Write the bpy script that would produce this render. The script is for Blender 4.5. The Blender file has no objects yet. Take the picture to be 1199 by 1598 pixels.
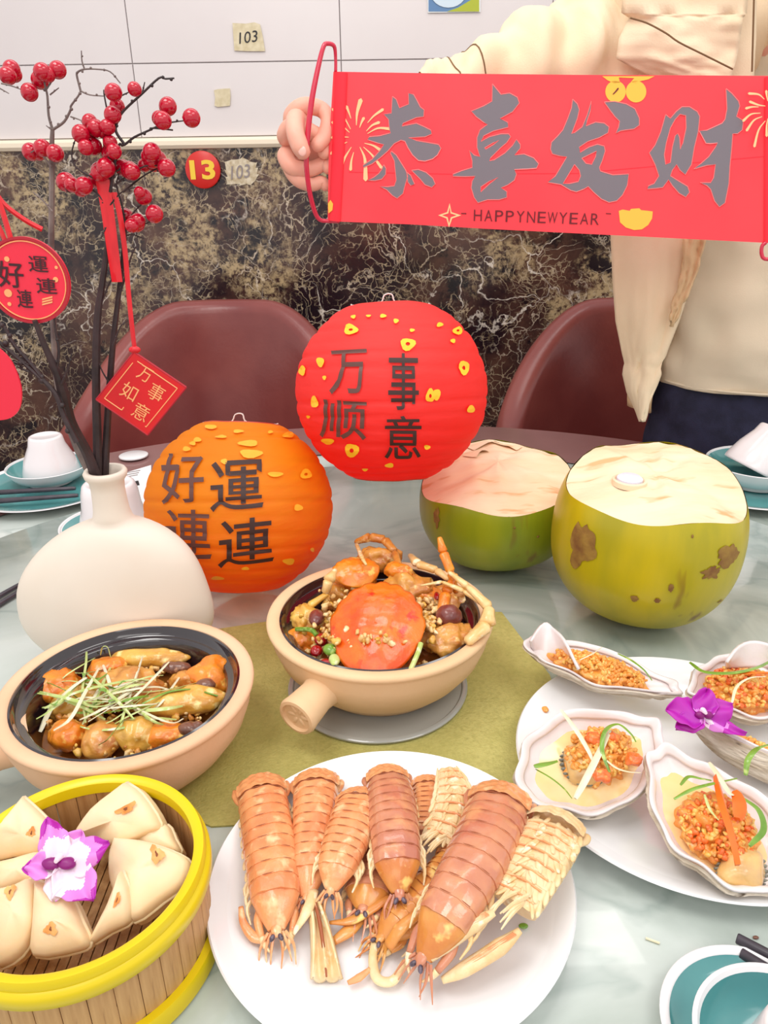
import bpy, math, random
from mathutils import Vector, Matrix, Euler, noise
from mathutils.geometry import tessellate_polygon
V = Vector
PI = math.pi
random.seed(7)
C = bpy.context.scene.collection

# ------------------------------------------------------------------ camera
F = 1200.0                      # focal length in pixels of the 1199 x 1598 frame
PITCH = math.radians(23.5)
ROLL = math.radians(-0.9)
TZ = 0.77                       # height of the turntable top
CAM = V((0, 0, TZ + 0.44))
CR = Matrix.Rotation(PI/2 - PITCH, 3, 'X') @ Matrix.Rotation(ROLL, 3, 'Z')
cd = bpy.data.cameras.new('camera')
cd.sensor_fit = 'VERTICAL'; cd.sensor_height = 36.0
cd.lens = 36.0 * F / 1598.0
cd.clip_start = 0.02
cam = bpy.data.objects.new('camera', cd)
cam.matrix_world = Matrix.Translation(CAM) @ CR.to_4x4()
C.objects.link(cam)
bpy.context.scene.camera = cam

# ------------------------------------------------------------------ light
w = bpy.data.worlds.new('world'); bpy.context.scene.world = w
w.use_nodes = True
w.node_tree.nodes['Background'].inputs[0].default_value = (1.0, 0.975, 0.96, 1)
w.node_tree.nodes['Background'].inputs[1].default_value = 1.0
def area(name, loc, size, power, target=(0, 0.7, TZ), col=(1, .97, .93)):
    l = bpy.data.lights.new(name, 'AREA'); l.shape = 'RECTANGLE'
    l.size, l.size_y = size; l.energy = power; l.color = col
    o = bpy.data.objects.new(name, l); C.objects.link(o); o.location = loc
    o.rotation_euler = (V(target) - V(loc)).to_track_quat('-Z', 'Y').to_euler()
    return o
area('ceiling_lamp_light', (-0.6, 0.2, 2.75), (1.0, 0.6), 14)
area('ceiling_lamp_light', (0.9, -0.2, 2.75), (1.0, 0.6), 9)
area('ceiling_lamp_light', (-0.2, -1.1, 2.3), (1.6, 0.6), 7, (0.1, 1.2, 1.0))
area('chair_fill_light', (0.2, 1.35, 2.75), (1.6, 0.3), 7, (0.15, 1.9, 0.8))  # unseen area light, added to brighten the chairs by the wall
sc = bpy.context.scene
sc.view_settings.view_transform = 'Standard'; sc.view_settings.look = 'None'
sc.view_settings.exposure = 0.0; sc.view_settings.gamma = 1.0
sc.view_settings.use_curve_mapping = False

# ------------------------------------------------------------------ pixel helpers
def ray(px, py): return CR @ V(((px - 599.5)/F, -(py - 799)/F, -1))
def PZ(px, py, z=0.0):
    v = ray(px, py); return CAM + v * ((TZ + z - CAM.z)/v.z)
def PY(px, py, Y):
    v = ray(px, py); return CAM + v * (Y/v.y)
def PPL(px, py, p0, n):
    v = ray(px, py); return CAM + v * ((p0 - CAM).dot(n)/v.dot(n))
def DEP(p): return -((CR.transposed() @ (V(p) - CAM)).z)
def M_(px, p): return px*DEP(p)/F          # pixels -> metres at p
def PIX(p):
    q = CR.transposed() @ (V(p) - CAM); return (599.5 + F*q.x/-q.z, 799 - F*q.y/-q.z)

# ------------------------------------------------------------------ materials
def lin(c):
    c = c/255.0
    return c/12.92 if c <= 0.04045 else ((c + 0.055)/1.055)**2.4
def rgb(*c): return tuple(lin(x) for x in c) + (1.0,)
MATS = {}
def mat(name, col, rough=0.5, c2=None, scale=20, detail=4, lo=.35, hi=.65, bump=0, bscale=None, metal=0, sss=0,
        coat=0, trans=0, spec=None, stretch=None, c3=None, s3=80, lo3=.6, hi3=.7, dist=0, translucent=0, alpha=None, ior=None):
    m = bpy.data.materials.new(name); m.use_nodes = True
    nt = m.node_tree; N = nt.nodes; L = nt.links
    b = N['Principled BSDF']
    b.inputs['Roughness'].default_value = rough
    b.inputs['Metallic'].default_value = metal
    if ior: b.inputs['IOR'].default_value = ior
    if spec is not None: b.inputs['Specular IOR Level'].default_value = spec
    if coat: b.inputs['Coat Weight'].default_value = coat; b.inputs['Coat Roughness'].default_value = .08
    if trans: b.inputs['Transmission Weight'].default_value = trans
    if alpha is not None: b.inputs['Alpha'].default_value = alpha
    if sss:
        b.inputs['Subsurface Weight'].default_value = sss
        b.inputs['Subsurface Radius'].default_value = (.012, .006, .003)
        b.inputs['Subsurface Scale'].default_value = .5
    base = rgb(*col)
    b.inputs['Base Color'].default_value = base
    tc = N.new('ShaderNodeTexCoord'); src = tc.outputs['Object']
    if stretch:
        mp = N.new('ShaderNodeMapping'); mp.inputs['Scale'].default_value = stretch
        L.new(src, mp.inputs[0]); src = mp.outputs[0]
    out = None
    if c2:
        n = N.new('ShaderNodeTexNoise'); n.inputs['Scale'].default_value = scale; n.inputs['Detail'].default_value = detail
        n.inputs['Distortion'].default_value = dist
        L.new(src, n.inputs['Vector'])
        r = N.new('ShaderNodeValToRGB'); r.color_ramp.elements[0].position = lo; r.color_ramp.elements[1].position = hi
        r.color_ramp.elements[0].color = base; r.color_ramp.elements[1].color = rgb(*c2)
        L.new(n.outputs['Fac'], r.inputs[0]); out = r.outputs[0]
    if c3:
        n = N.new('ShaderNodeTexNoise'); n.inputs['Scale'].default_value = s3; n.inputs['Detail'].default_value = 3
        L.new(src, n.inputs['Vector'])
        mr = N.new('ShaderNodeMapRange'); mr.inputs[1].default_value = lo3; mr.inputs[2].default_value = hi3
        L.new(n.outputs['Fac'], mr.inputs[0])
        mx = N.new('ShaderNodeMix'); mx.data_type = 'RGBA'; L.new(mr.outputs[0], mx.inputs[0])
        if out: L.new(out, mx.inputs[6])
        else: mx.inputs[6].default_value = base
        mx.inputs[7].default_value = rgb(*c3); out = mx.outputs[2]
    if out: L.new(out, b.inputs['Base Color'])
    if bump:
        n = N.new('ShaderNodeTexNoise'); n.inputs['Scale'].default_value = bscale or scale*2; n.inputs['Detail'].default_value = 4
        L.new(src, n.inputs['Vector'])
        bp = N.new('ShaderNodeBump'); bp.inputs['Strength'].default_value = bump; bp.inputs['Distance'].default_value = .002
        L.new(n.outputs['Fac'], bp.inputs['Height']); L.new(bp.outputs[0], b.inputs['Normal'])
    if translucent:
        tr = N.new('ShaderNodeBsdfTranslucent')
        if out: L.new(out, tr.inputs[0])
        else: tr.inputs[0].default_value = base
        ms = N.new('ShaderNodeMixShader'); ms.inputs[0].default_value = translucent
        L.new(b.outputs[0], ms.inputs[1]); L.new(tr.outputs[0], ms.inputs[2])
        L.new(ms.outputs[0], N['Material Output'].inputs[0])
    MATS[name] = m
    return m

# ------------------------------------------------------------------ mesh builder
def _ico(sub):
    t = (1 + 5**.5)/2
    vs = [V(p).normalized() for p in [(-1,t,0),(1,t,0),(-1,-t,0),(1,-t,0),(0,-1,t),(0,1,t),(0,-1,-t),(0,1,-t),(t,0,-1),(t,0,1),(-t,0,-1),(-t,0,1)]]
    fs = [(0,11,5),(0,5,1),(0,1,7),(0,7,10),(0,10,11),(1,5,9),(5,11,4),(11,10,2),(10,7,6),(7,1,8),(3,9,4),(3,4,2),(3,2,6),(3,6,8),(3,8,9),(4,9,5),(2,4,11),(6,2,10),(8,6,7),(9,8,1)]
    for _ in range(sub):
        cache = {}; nf = []
        def mid(a, b):
            k = (min(a, b), max(a, b))
            if k not in cache:
                cache[k] = len(vs); vs.append(((vs[a] + vs[b])/2).normalized())
            return cache[k]
        for a, b, c in fs:
            ab, bc, ca = mid(a, b), mid(b, c), mid(c, a)
            nf += [(a, ab, ca), (b, bc, ab), (c, ca, bc), (ab, bc, ca)]
        fs = nf
    return vs, fs
ICO = {s: _ico(s) for s in range(0, 5)}
def catmull(pts, n=6):
    pts = [V(p) for p in pts]
    if len(pts) < 3: 
        return [pts[0].lerp(pts[-1], i/n) for i in range(n+1)]
    out = []
    for i in range(len(pts)-1):
        p0 = pts[i-1] if i else pts[0]*2 - pts[1]
        p1, p2 = pts[i], pts[i+1]
        p3 = pts[i+2] if i+2 < len(pts) else pts[-1]*2 - pts[-2]
        for k in range(n):
            t = k/n
            out.append(.5*((2*p1) + (p2-p0)*t + (2*p0-5*p1+4*p2-p3)*t*t + (3*p1-p0-3*p2+p3)*t**3))
    out.append(pts[-1]); return out
def rot_to(d, up=V((0,0,1))):
    """matrix whose X is d, Z close to up"""
    x = V(d).normalized(); y = up.cross(x)
    if y.length < 1e-4: y = V((0,1,0))
    y.normalize(); z = x.cross(y)
    return Matrix((x, y, z)).transposed()
class MB:
    def __init__(s): s.v = []; s.f = []; s.m = []
    def add(s, vs, fs, m=0):
        o = len(s.v); s.v += [V(p) for p in vs]; s.f += [tuple(i+o for i in f) for f in fs]; s.m += [m]*len(fs)
    def blob(s, c, r, R=None, sub=2, nz=0, nf=20, m=0, seed=0):
        vs, fs = ICO[sub]; r = V(r) if not isinstance(r, (int, float)) else V((r, r, r)); c = V(c); o = []
        for p in vs:
            q = V((p.x*r.x, p.y*r.y, p.z*r.z))
            if nz: q *= 1 + nz*noise.noise(q*nf + V((seed*3.7, seed, -seed)))
            if R: q = R @ q
            o.append(c + q)
        s.add(o, fs, m); return s
    def box(s, c, d, R=None, m=0):
        c = V(c); h = V(d)/2; o = []
        for x in (-1, 1):
            for y in (-1, 1):
                for z in (-1, 1):
                    q = V((x*h.x, y*h.y, z*h.z)); o.append(c + (R @ q if R else q))
        s.add(o, [(0,1,3,2),(4,6,7,5),(0,4,5,1),(2,3,7,6),(0,2,6,4),(1,5,7,3)], m); return s
    def grid(s, nu, nv, fn, cu=False, cv=False, m=0, flip=False):
        """fn(u,v) with u,v in 0..1; cu / cv close that direction"""
        vs = []
        for i in range(nu if cu else nu+1):
            for j in range(nv if cv else nv+1):
                vs.append(fn(i/nu, j/nv))
        W = nv if cv else nv+1; H = nu if cu else nu+1; fs = []
        for i in range(nu):
            for j in range(nv):
                a = i*W + j; b = ((i+1) % H)*W + j; c = ((i+1) % H)*W + (j+1) % W; d = i*W + (j+1) % W
                fs.append((a, d, c, b) if flip else (a, b, c, d))
        s.add(vs, fs, m); return s
    def tube(s, pts, rad, seg=8, m=0, flat=1.0, up=V((0,0,1)), n=0):
        pts = [V(p) for p in pts]
        if n: 
            k = len(pts); pts = catmull(pts, n)
            if not isinstance(rad, (int, float)):
                rad = [ (lambda t: rad[min(int(t), k-1)]*(1-(t-int(t))) + rad[min(int(t)+1, k-1)]*(t-int(t)))(i*(k-1)/(len(pts)-1)) for i in range(len(pts))]
        if isinstance(rad, (int, float)): rad = [rad]*len(pts)
        o = len(s.v); L = len(pts); pn = None
        for i, p in enumerate(pts):
            t = (pts[min(i+1, L-1)] - pts[max(i-1, 0)])
            if t.length < 1e-9: t = V((0,0,1))
            t.normalize()
            if pn is None:
                a = up if abs(t.dot(up)) < .95 else V((1, 0, 0))
                pn = (a - t*a.dot(t)).normalized()
            else: pn = (pn - t*pn.dot(t)).normalized()
            b = t.cross(pn)
            for k in range(seg):
                an = 2*PI*k/seg
                s.v.append(p + (b*math.cos(an) + pn*math.sin(an)*flat)*rad[i])
        for i in range(L-1):
            for k in range(seg):
                a = o+i*seg+k; b2 = o+i*seg+(k+1) % seg
                s.f.append((a, b2, b2+seg, a+seg)); s.m.append(m)
        s.f.append(tuple(o+k for k in range(seg))[::-1]); s.m.append(m)
        s.f.append(tuple(o+(L-1)*seg+k for k in range(seg))); s.m.append(m)
        return s
    def lathe(s, prof, c, seg=64, X=None, m=0, a0=0, a1=2*PI, wob=None):
        """prof = [(r,z)]; X = 3x3 rotation applied about c"""
        c = V(c); full = abs(a1-a0-2*PI) < 1e-6; o = len(s.v); ns = seg if full else seg+1
        for r, z in prof:
            for k in range(ns):
                a = a0 + (a1-a0)*k/seg; rr = r*(wob(a) if wob else 1)
                q = V((rr*math.cos(a), rr*math.sin(a), z)); s.v.append(c + (X @ q if X else q))
        for i in range(len(prof)-1):
            for k in range(seg):
                k2 = (k+1) % ns if full else k+1
                s.f.append((o+i*ns+k, o+i*ns+k2, o+(i+1)*ns+k2, o+(i+1)*ns+k)); s.m.append(m)
        return s
    def plate(s, poly, thick, n, m=0, holes=()):
        """flat polygon (3-D points) with thickness: from poly to poly + n*thick"""
        n = V(n).normalized(); loops = [[V(p) for p in poly]] + [[V(p) for p in h] for h in holes]
        tri = tessellate_polygon(loops); allp = [p for l in loops for p in l]; k = len(allp); o = len(s.v)
        s.v += allp + [p + n*thick for p in allp]
        for t in tri:
            a, b, c = t; nn = (allp[b]-allp[a]).cross(allp[c]-allp[a])
            if nn.dot(n) < 0: a, b, c = c, b, a
            s.f += [(o+a+k, o+b+k, o+c+k), (o+c, o+b, o+a)]; s.m += [m, m]
        st = 0
        for l in loops:
            for i in range(len(l)):
                j = (i+1) % len(l); s.f.append((o+st+i, o+st+j, o+st+j+k, o+st+i+k)); s.m.append(m)
            st += len(l)
        return s

def worldloc(p):
    l = V((0, 0, 0))
    while p: l += p.location; p = p.parent
    return l
def tag(o, label=None, cat=None, group=None, kind=None):
    if label: o['label'] = label
    if cat: o['category'] = cat
    if group: o['group'] = group
    if kind: o['kind'] = kind
    return o
def obj(name, mb, m, parent=None, loc=None, smooth=40, **kw):
    """one mesh object; mb holds world coordinates"""
    org = worldloc(parent) if parent else V(loc) if loc is not None else V((0, 0, 0))
    me = bpy.data.meshes.new(name)
    me.from_pydata([p - org for p in mb.v], [], mb.f)
    ms = m if isinstance(m, (list, tuple)) else [m]
    for x in ms: me.materials.append(x)
    if len(ms) > 1: me.polygons.foreach_set('material_index', mb.m)
    me.validate(); me.update()
    import bmesh
    b = bmesh.new(); b.from_mesh(me); bmesh.ops.recalc_face_normals(b, faces=b.faces); b.to_mesh(me); b.free()
    if smooth:
        me.shade_smooth()
        if smooth < 179: me.set_sharp_from_angle(angle=math.radians(smooth))
    o = bpy.data.objects.new(name, me); C.objects.link(o)
    if parent: o.parent = parent
    elif loc is not None: o.location = V(loc)
    tag(o, **kw)
    return o
def thing(name, label, cat, loc, group=None):
    o = bpy.data.objects.new(name, None); C.objects.link(o); o.location = V(loc)
    o.empty_display_size = .02
    return tag(o, label, cat, group)
# ================================================================== setting
WY = 2.25                        # back wall
def marble_dark():
    m = bpy.data.materials.new('dark_brown_marble'); m.use_nodes = True
    N = m.node_tree.nodes; L = m.node_tree.links; b = N['Principled BSDF']
    b.inputs['Roughness'].default_value = .18
    tc = N.new('ShaderNodeTexCoord')
    wn = N.new('ShaderNodeTexNoise'); wn.inputs['Scale'].default_value = 6; wn.inputs['Detail'].default_value = 6
    L.new(tc.outputs['Object'], wn.inputs['Vector'])
    mx = N.new('ShaderNodeVectorMath'); mx.operation = 'MULTIPLY_ADD'; mx.inputs[1].default_value = (.28,)*3
    L.new(wn.outputs['Color'], mx.inputs[0]); L.new(tc.outputs['Object'], mx.inputs[2])
    def vein(scale, width, rnd=1.0):
        v = N.new('ShaderNodeTexVoronoi'); v.feature = 'DISTANCE_TO_EDGE'; v.inputs['Scale'].default_value = scale
        L.new(mx.outputs[0], v.inputs['Vector'])
        r = N.new('ShaderNodeMapRange'); r.inputs[1].default_value = 0; r.inputs[2].default_value = width
        r.inputs[3].default_value = 1; r.inputs[4].default_value = 0
        L.new(v.outputs['Distance'], r.inputs[0]); return r.outputs[0]
    def nz(scale, lo, hi, off=0):
        n = N.new('ShaderNodeTexNoise'); n.inputs['Scale'].default_value = scale; n.inputs['Detail'].default_value = 8
        n.inputs['Roughness'].default_value = .65
        mp = N.new('ShaderNodeMapping'); mp.inputs['Location'].default_value = (off, off*2, off)
        L.new(tc.outputs['Object'], mp.inputs[0]); L.new(mp.outputs[0], n.inputs['Vector'])
        r = N.new('ShaderNodeMapRange'); r.inputs[1].default_value = lo; r.inputs[2].default_value = hi
        L.new(n.outputs['Fac'], r.inputs[0]); return r.outputs[0]
    def mul(a, c):
        k = N.new('ShaderNodeMath'); k.operation = 'MULTIPLY'; L.new(a, k.inputs[0])
        if isinstance(c, float): k.inputs[1].default_value = c
        else: L.new(c, k.inputs[1])
        return k.outputs[0]
    def mix(f, a, c):
        k = N.new('ShaderNodeMix'); k.data_type = 'RGBA'; L.new(f, k.inputs[0])
        if isinstance(a, tuple): k.inputs[6].default_value = a
        else: L.new(a, k.inputs[6])
        k.inputs[7].default_value = c; return k.outputs[2]
    c = mix(nz(5, .4, .62), rgb(38, 24, 30), rgb(92, 62, 52))
    c = mix(mul(nz(5, .49, .58, 3.1), nz(75, .42, .56, 1)), c, rgb(184, 160, 122))
    c = mix(mul(nz(9, .53, .60, 9.1), 1.0), c, rgb(30, 22, 28))
    c = mix(mul(vein(34, .06), nz(14, .44, .56, 5)), c, rgb(186, 166, 136))
    c = mix(mul(vein(13, .026), nz(9, .45, .62, 2)), c, rgb(214, 196, 174))
    c = mix(mul(vein(4.2, .011), nz(5, .46, .6, 7)), c, rgb(236, 224, 210))
    L.new(c, b.inputs['Base Color']); return m
M_marble = marble_dark()
M_tile = mat('glazed_white_wall_tile', (226, 219, 219), .25, c2=(221, 213, 213), scale=3, bump=.03, bscale=4)
M_grout = mat('grey_grout', (150, 140, 140), .9)
M_cream = mat('cream_gloss_trim', (246, 232, 208), .3)
M_floor = mat('brown_floor_tile', (120, 100, 90), .4, c2=(104, 88, 80), scale=5)
M_ceil = mat('white_ceiling_paint', (240, 238, 236), .8)

def struct(name, mb, m, parent=None, **kw):
    o = obj(name, mb, m, parent, smooth=0, **kw)
    if not parent: o['kind'] = 'structure'
    return o
zt = PY(200, 224, WY).z          # height of the trim
struct('floor', MB().box((0, .3, -.02), (7, 5.9, .04)), M_floor)
wb = struct('wall_back', MB().box((0, WY+.06, zt/2), (7, .1, zt)).box((0, WY+.07, (zt+3)/2), (7, .1, 3-zt), m=1), [M_marble, M_grout])
TH = PY(200, 99.5, WY).z - zt - .012   # first course height
row_z = zt + .014
x0 = PY(531, 60, WY).x; TW = PY(531, 60, WY).x - PY(199, 60, WY).x
tproto = {}
for r in range(5):
    h = TH if r == 0 else .30
    for k in range(-5, 7):
        key = round(h, 3)
        if key not in tproto:
            q = MB(); b = .0012; a, c_ = TW/2-.0006, h/2-.0006
            pts = [(-a, 0, -c_), (a, 0, -c_), (a, 0, c_), (-a, 0, c_)]
            pf = [(-a+b, -.003, -c_+b), (a-b, -.003, -c_+b), (a-b, -.003, c_-b), (-a+b, -.003, c_-b)]
            q.add(pts+pf, [(4, 5, 6, 7), (0, 1, 5, 4), (1, 2, 6, 5), (2, 3, 7, 6), (3, 0, 4, 7), (3, 2, 1, 0)])
            o = obj('tile', q, M_tile, wb, smooth=0); tproto[key] = o
        else:
            o = tproto[key].copy(); C.objects.link(o)
        o.location = (x0 + (k+.5)*TW, WY+.018, row_z + h/2)
    row_z += h
tr = MB(); seg = [(WY+.02, zt-.016), (WY-.004, zt-.014), (WY-.010, zt-.006), (WY-.010, zt+.004), (WY-.003, zt+.012), (WY+.02, zt+.013)]
tr.grid(1, 5, lambda u, v: V((-3.5+7*u, seg[round(v*5)][0], seg[round(v*5)][1])))
struct('trim_1', tr, M_cream)

# stickers on the wall
def pxquad(pts, Y): return [PY(a, b, Y) for a, b in pts]
M_paper = mat('yellowed_paper', (224, 212, 182), .8, c2=(206, 192, 156), scale=60)
M_paper2 = mat('torn_white_paper', (226, 214, 190), .9, c2=(190, 172, 140), scale=90, bump=.3)
M_ink = mat('black_ink', (25, 22, 26), .5)
M_red13 = mat('red_number_disc', (214, 40, 34), .3)
M_yel = mat('yellow_numeral', (246, 206, 60), .4)
YS = WY + .012
def text_mb(body, size, fn, bold=0, cell=None, thick=.0):
    """text converted to mesh; every vertex (x,y in text units, centred) goes through fn -> world"""
    cu = bpy.data.curves.new('t', 'FONT'); cu.body = body; cu.size = 1.0; cu.align_x = 'CENTER'; cu.align_y = 'CENTER'
    cu.offset = bold; cu.resolution_u = 3
    to = bpy.data.objects.new('t', cu); C.objects.link(to)
    dg = bpy.context.evaluated_depsgraph_get(); dg.update()
    me = bpy.data.meshes.new_from_object(to.evaluated_get(dg))
    import bmesh
    b = bmesh.new(); b.from_mesh(me)
    xs = [v.co.x for v in b.verts]; ys = [v.co.y for v in b.verts]
    cx, cy = (min(xs)+max(xs))/2, (min(ys)+max(ys))/2
    wx, wy = max(xs)-min(xs), max(ys)-min(ys)
    if cell:
        for ax, lo, hi in ((0, min(xs), max(xs)), (1, min(ys), max(ys))):
            k = int((hi-lo)/cell)
            for i in range(1, k+1):
                co = V((0, 0, 0)); co[ax] = lo + cell*i; n = V((0, 0, 0)); n[ax] = 1
                bmesh.ops.bisect_plane(b, geom=b.verts[:]+b.edges[:]+b.faces[:], plane_co=co, plane_no=n)
    b.verts.ensure_lookup_table(); b.verts.index_update()
    q = MB()
    q.add([fn((v.co.x-cx)/(wx if wx else 1), (v.co.y-cy)/(wy if wy else 1), wx/max(wy, 1e-6)) for v in b.verts],
          [tuple(v.index for v in f.verts) for f in b.faces])
    b.free(); bpy.data.objects.remove(to); bpy.data.curves.remove(cu); bpy.data.meshes.remove(me)
    return q
def flat_text(body, c, ux, uy, w, h, bold=0):
    """text filling w x h on the plane (ux,uy) centred at c"""
    return text_mb(body, 1, lambda x, y, a: V(c) + V(ux)*x*w + V(uy)*y*h, bold)
EX, EZ = V((1, 0, 0)), V((0, 0, 1)); EN = V((0, -1, 0))
# handwritten 103 paper
c = PY(388, 58, YS); t = thing('paper_note', 'yellowed paper note reading 103 stuck on the upper white tile', 'note', c)
obj('paper', MB().plate(pxquad([(363, 36), (384, 37), (397, 35), (406, 38), (410, 56), (414, 80), (388, 80), (366, 79)], YS), .0012, EN), M_paper, t, smooth=0)
obj('handwriting', flat_text('103', c + V((0, -.0022, 0)), (.98, 0, .1), (.12, 0, .97), M_(29, c), M_(16, c)), M_ink, t, smooth=0)
obj('paper_remnant', MB().plate(pxquad([(334, 141), (341, 139), (359, 138), (360, 150), (359, 165), (340, 167), (335, 165), (336, 152)], YS), .0012, EN), M_paper, None, loc=PY(347, 153, YS), smooth=0,
    label='small blank yellowed tape square on the white tile', cat='note')
c = PY(317, 265, WY); t = thing('number_disc', 'round red disc with yellow number 13 on the marble', 'sign', c)
R_ = M_(27, c)
obj('disc', MB().lathe([(0, .006), (R_*.93, .006), (R_, .004), (R_, -.006)], c + V((0, 0, 0)), 48, X=Matrix.Rotation(PI/2, 3, 'X')), M_red13, t)
obj('numeral', flat_text('13', c + V((0, -.0075, 0)), EX, EZ, M_(39, c), M_(28, c), bold=.03), M_yel, t, smooth=0)
c = PY(375, 268, WY); t = thing('torn_number_label', 'torn pale paper label reading 103 on the marble beside the red disc', 'note', c)
random.seed(3); pl = []
for a, b in [(351, 252), (362, 249), (375, 248), (388, 250), (400, 254), (399, 262), (401, 272), (398, 282), (392, 288), (382, 286), (372, 290), (362, 287), (353, 288), (352, 276), (350, 264)]:
    pl.append((a, b)); pl.append((a+random.uniform(1, 4), b+random.uniform(-3, 3)))
obj('paper', MB().plate(pxquad(pl, WY+.009), .0012, EN), M_paper2, t, smooth=0)
obj('handwriting', flat_text('103', c + V((0, .006, 0)), (.98, 0, .1), (.12, 0, .97), M_(30, c), M_(20, c)), M_grout, t, smooth=0)
c = PY(708, 4, YS); t = thing('picture_sticker', 'blue and green picture sticker at the top of the tiled wall', 'sticker', c)
obj('backing', MB().plate(pxquad([(667, -30), (750, -30), (750, 19), (668, 20)], YS), .001, EN), mat('sticker_white', (235, 240, 240), .4), t, smooth=0)
obj('blue_field', MB().plate(pxquad([(669, -28), (748, -28), (748, 10), (700, 18), (669, 18)], YS-.0012), .0006, EN), mat('sticker_blue', (90, 130, 175), .4), t, smooth=0)
obj('green_field', MB().plate(pxquad([(748, -20), (748, 18), (698, 18), (715, 12), (735, 0)], YS-.0020), .0006, EN), mat('sticker_green', (172, 182, 40), .4), t, smooth=0)
obj('white_disc', MB().plate([PY(700+28*math.cos(a), -12+24*math.sin(a), YS-.0028) for a in [i*PI/12 for i in range(24)]], .0006, EN), mat('sticker_pale', (205, 222, 235), .4), t, smooth=0)

# ================================================================== table
TC = V((0, .57, TZ))
def marble_pale():
    m = bpy.data.materials.new('pale_green_marble_glass'); m.use_nodes = True
    N = m.node_tree.nodes; L = m.node_tree.links; b = N['Principled BSDF']
    b.inputs['Roughness'].default_value = .16; b.inputs['Coat Weight'].default_value = .5; b.inputs['Coat Roughness'].default_value = .03
    tc = N.new('ShaderNodeTexCoord')
    n1 = N.new('ShaderNodeTexNoise'); n1.inputs['Scale'].default_value = 4.2; n1.inputs['Detail'].default_value = 7; n1.inputs['Distortion'].default_value = .9
    L.new(tc.outputs['Object'], n1.inputs['Vector'])
    r = N.new('ShaderNodeValToRGB'); e = r.color_ramp.elements
    e[0].position = .3; e[0].color = rgb(140, 152, 143); e[1].position = .44; e[1].color = rgb(172, 182, 174)
    for p, c in ((.56, (194, 203, 197)), (.72, (216, 223, 219))):
        k = e.new(p); k.color = rgb(*c)
    L.new(n1.outputs['Fac'], r.inputs[0])
    # thin dark veins where a warped noise crosses its middle value
    n2 = N.new('ShaderNodeTexNoise'); n2.inputs['Scale'].default_value = 3.1; n2.inputs['Detail'].default_value = 5; n2.inputs['Distortion'].default_value = 1.6
    L.new(tc.outputs['Object'], n2.inputs['Vector'])
    a = N.new('ShaderNodeMath'); a.operation = 'SUBTRACT'; a.inputs[1].default_value = .5; L.new(n2.outputs['Fac'], a.inputs[0])
    ab = N.new('ShaderNodeMath'); ab.operation = 'ABSOLUTE'; L.new(a.outputs[0], ab.inputs[0])
    mr = N.new('ShaderNodeMapRange'); mr.inputs[1].default_value = 0; mr.inputs[2].default_value = .03; mr.inputs[3].default_value = .32; mr.inputs[4].default_value = 0
    L.new(ab.outputs[0], mr.inputs[0])
    mx = N.new('ShaderNodeMix'); mx.data_type = 'RGBA'; L.new(mr.outputs[0], mx.inputs[0]); L.new(r.outputs[0], mx.inputs[6])
    mx.inputs[7].default_value = rgb(118, 138, 132)
    L.new(mx.outputs[2], b.inputs['Base Color']); return m
M_pale = marble_pale()
M_lacq = mat('dark_red_lacquer', (120, 18, 24), .25, c2=(86, 12, 20), scale=8, coat=.5)
M_film = mat('mauve_brown_film', (132, 92, 92), .22, c2=(148, 108, 106), scale=3, coat=.3)
M_steel = mat('brushed_steel', (160, 160, 160), .3, metal=1)
RT = .645; RTAB = .945
t = thing('round_table', 'large round dining table with dark red lacquered rim', 'table', (TC.x, TC.y, 0))
zt_ = TZ - .026
obj('tabletop', MB().lathe([(0, zt_-.03), (.78, zt_-.03), (.78, zt_), (0, zt_)], (TC.x, TC.y, 0), 128), M_pale, t)
obj('table_rim', MB().lathe([(.7805, zt_-.03), (RTAB-.01, zt_-.03), (RTAB, zt_-.02), (RTAB, zt_-.005), (RTAB-.005, zt_), (.7805, zt_), (.7805, zt_-.03)], (TC.x, TC.y, 0), 128), M_lacq, t)
obj('pedestal', MB().lathe([(0, 0), (.36, 0), (.36, .03), (.12, .08), (.1, .5), (.2, .68), (.22, zt_-.03)], (TC.x, TC.y, 0), 48), M_lacq, t)
pa = PZ(1036, 690, -.026) - TC; a1 = math.atan2(pa.y, pa.x)
fm = MB(); ro, ri = RTAB-.002, .772
fm.grid(90, 1, lambda u, v: TC + V((math.cos(a1+(PI*1.12-a1)*u)*(ri+(ro-ri)*v), math.sin(a1+(PI*1.12-a1)*u)*(ri+(ro-ri)*v), -.0235)))
fm.grid(90, 1, lambda u, v: TC + V((math.cos(a1+(PI*1.12-a1)*u)*ro, math.sin(a1+(PI*1.12-a1)*u)*ro, -.0235-.012*v)))
obj('table_film', fm, M_film, t)
t2 = thing('turntable', 'big round marble patterned turntable on the dining table', 'turntable', TC + V((0, 0, -.024)))
obj('disc', MB().lathe([(0, -.010), (RT-.004, -.010), (RT, -.007), (RT, -.002), (RT-.004, 0), (0, 0)], TC, 160), M_pale, t2)
obj('bearing', MB().lathe([(0, -.024), (.2, -.024), (.2, -.010), (0, -.010)], TC, 48), M_steel, t2)

# olive mat
M_mat = mat('olive_gold_woven_mat', (176, 168, 92), .65, c2=(196, 186, 112), scale=14, detail=8, bump=.5, bscale=500, c3=(164, 156, 84), s3=300, lo3=.4, hi3=.9)
mq = [PZ(*p, .0) for p in [(262, 1010), (330, 985), (560, 950), (783, 957), (858, 1055), (905, 1210), (880, 1262), (640, 1275), (330, 1292), (250, 1255)]]
mc = sum(mq, V())/len(mq)
obj('placemat', MB().plate([p + V((0, 0, .0002)) for p in mq], .0015, (0, 0, 1)), M_mat, None, loc=mc, smooth=0, label='olive gold woven placemat spread under the clay pots', cat='placemat')

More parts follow.
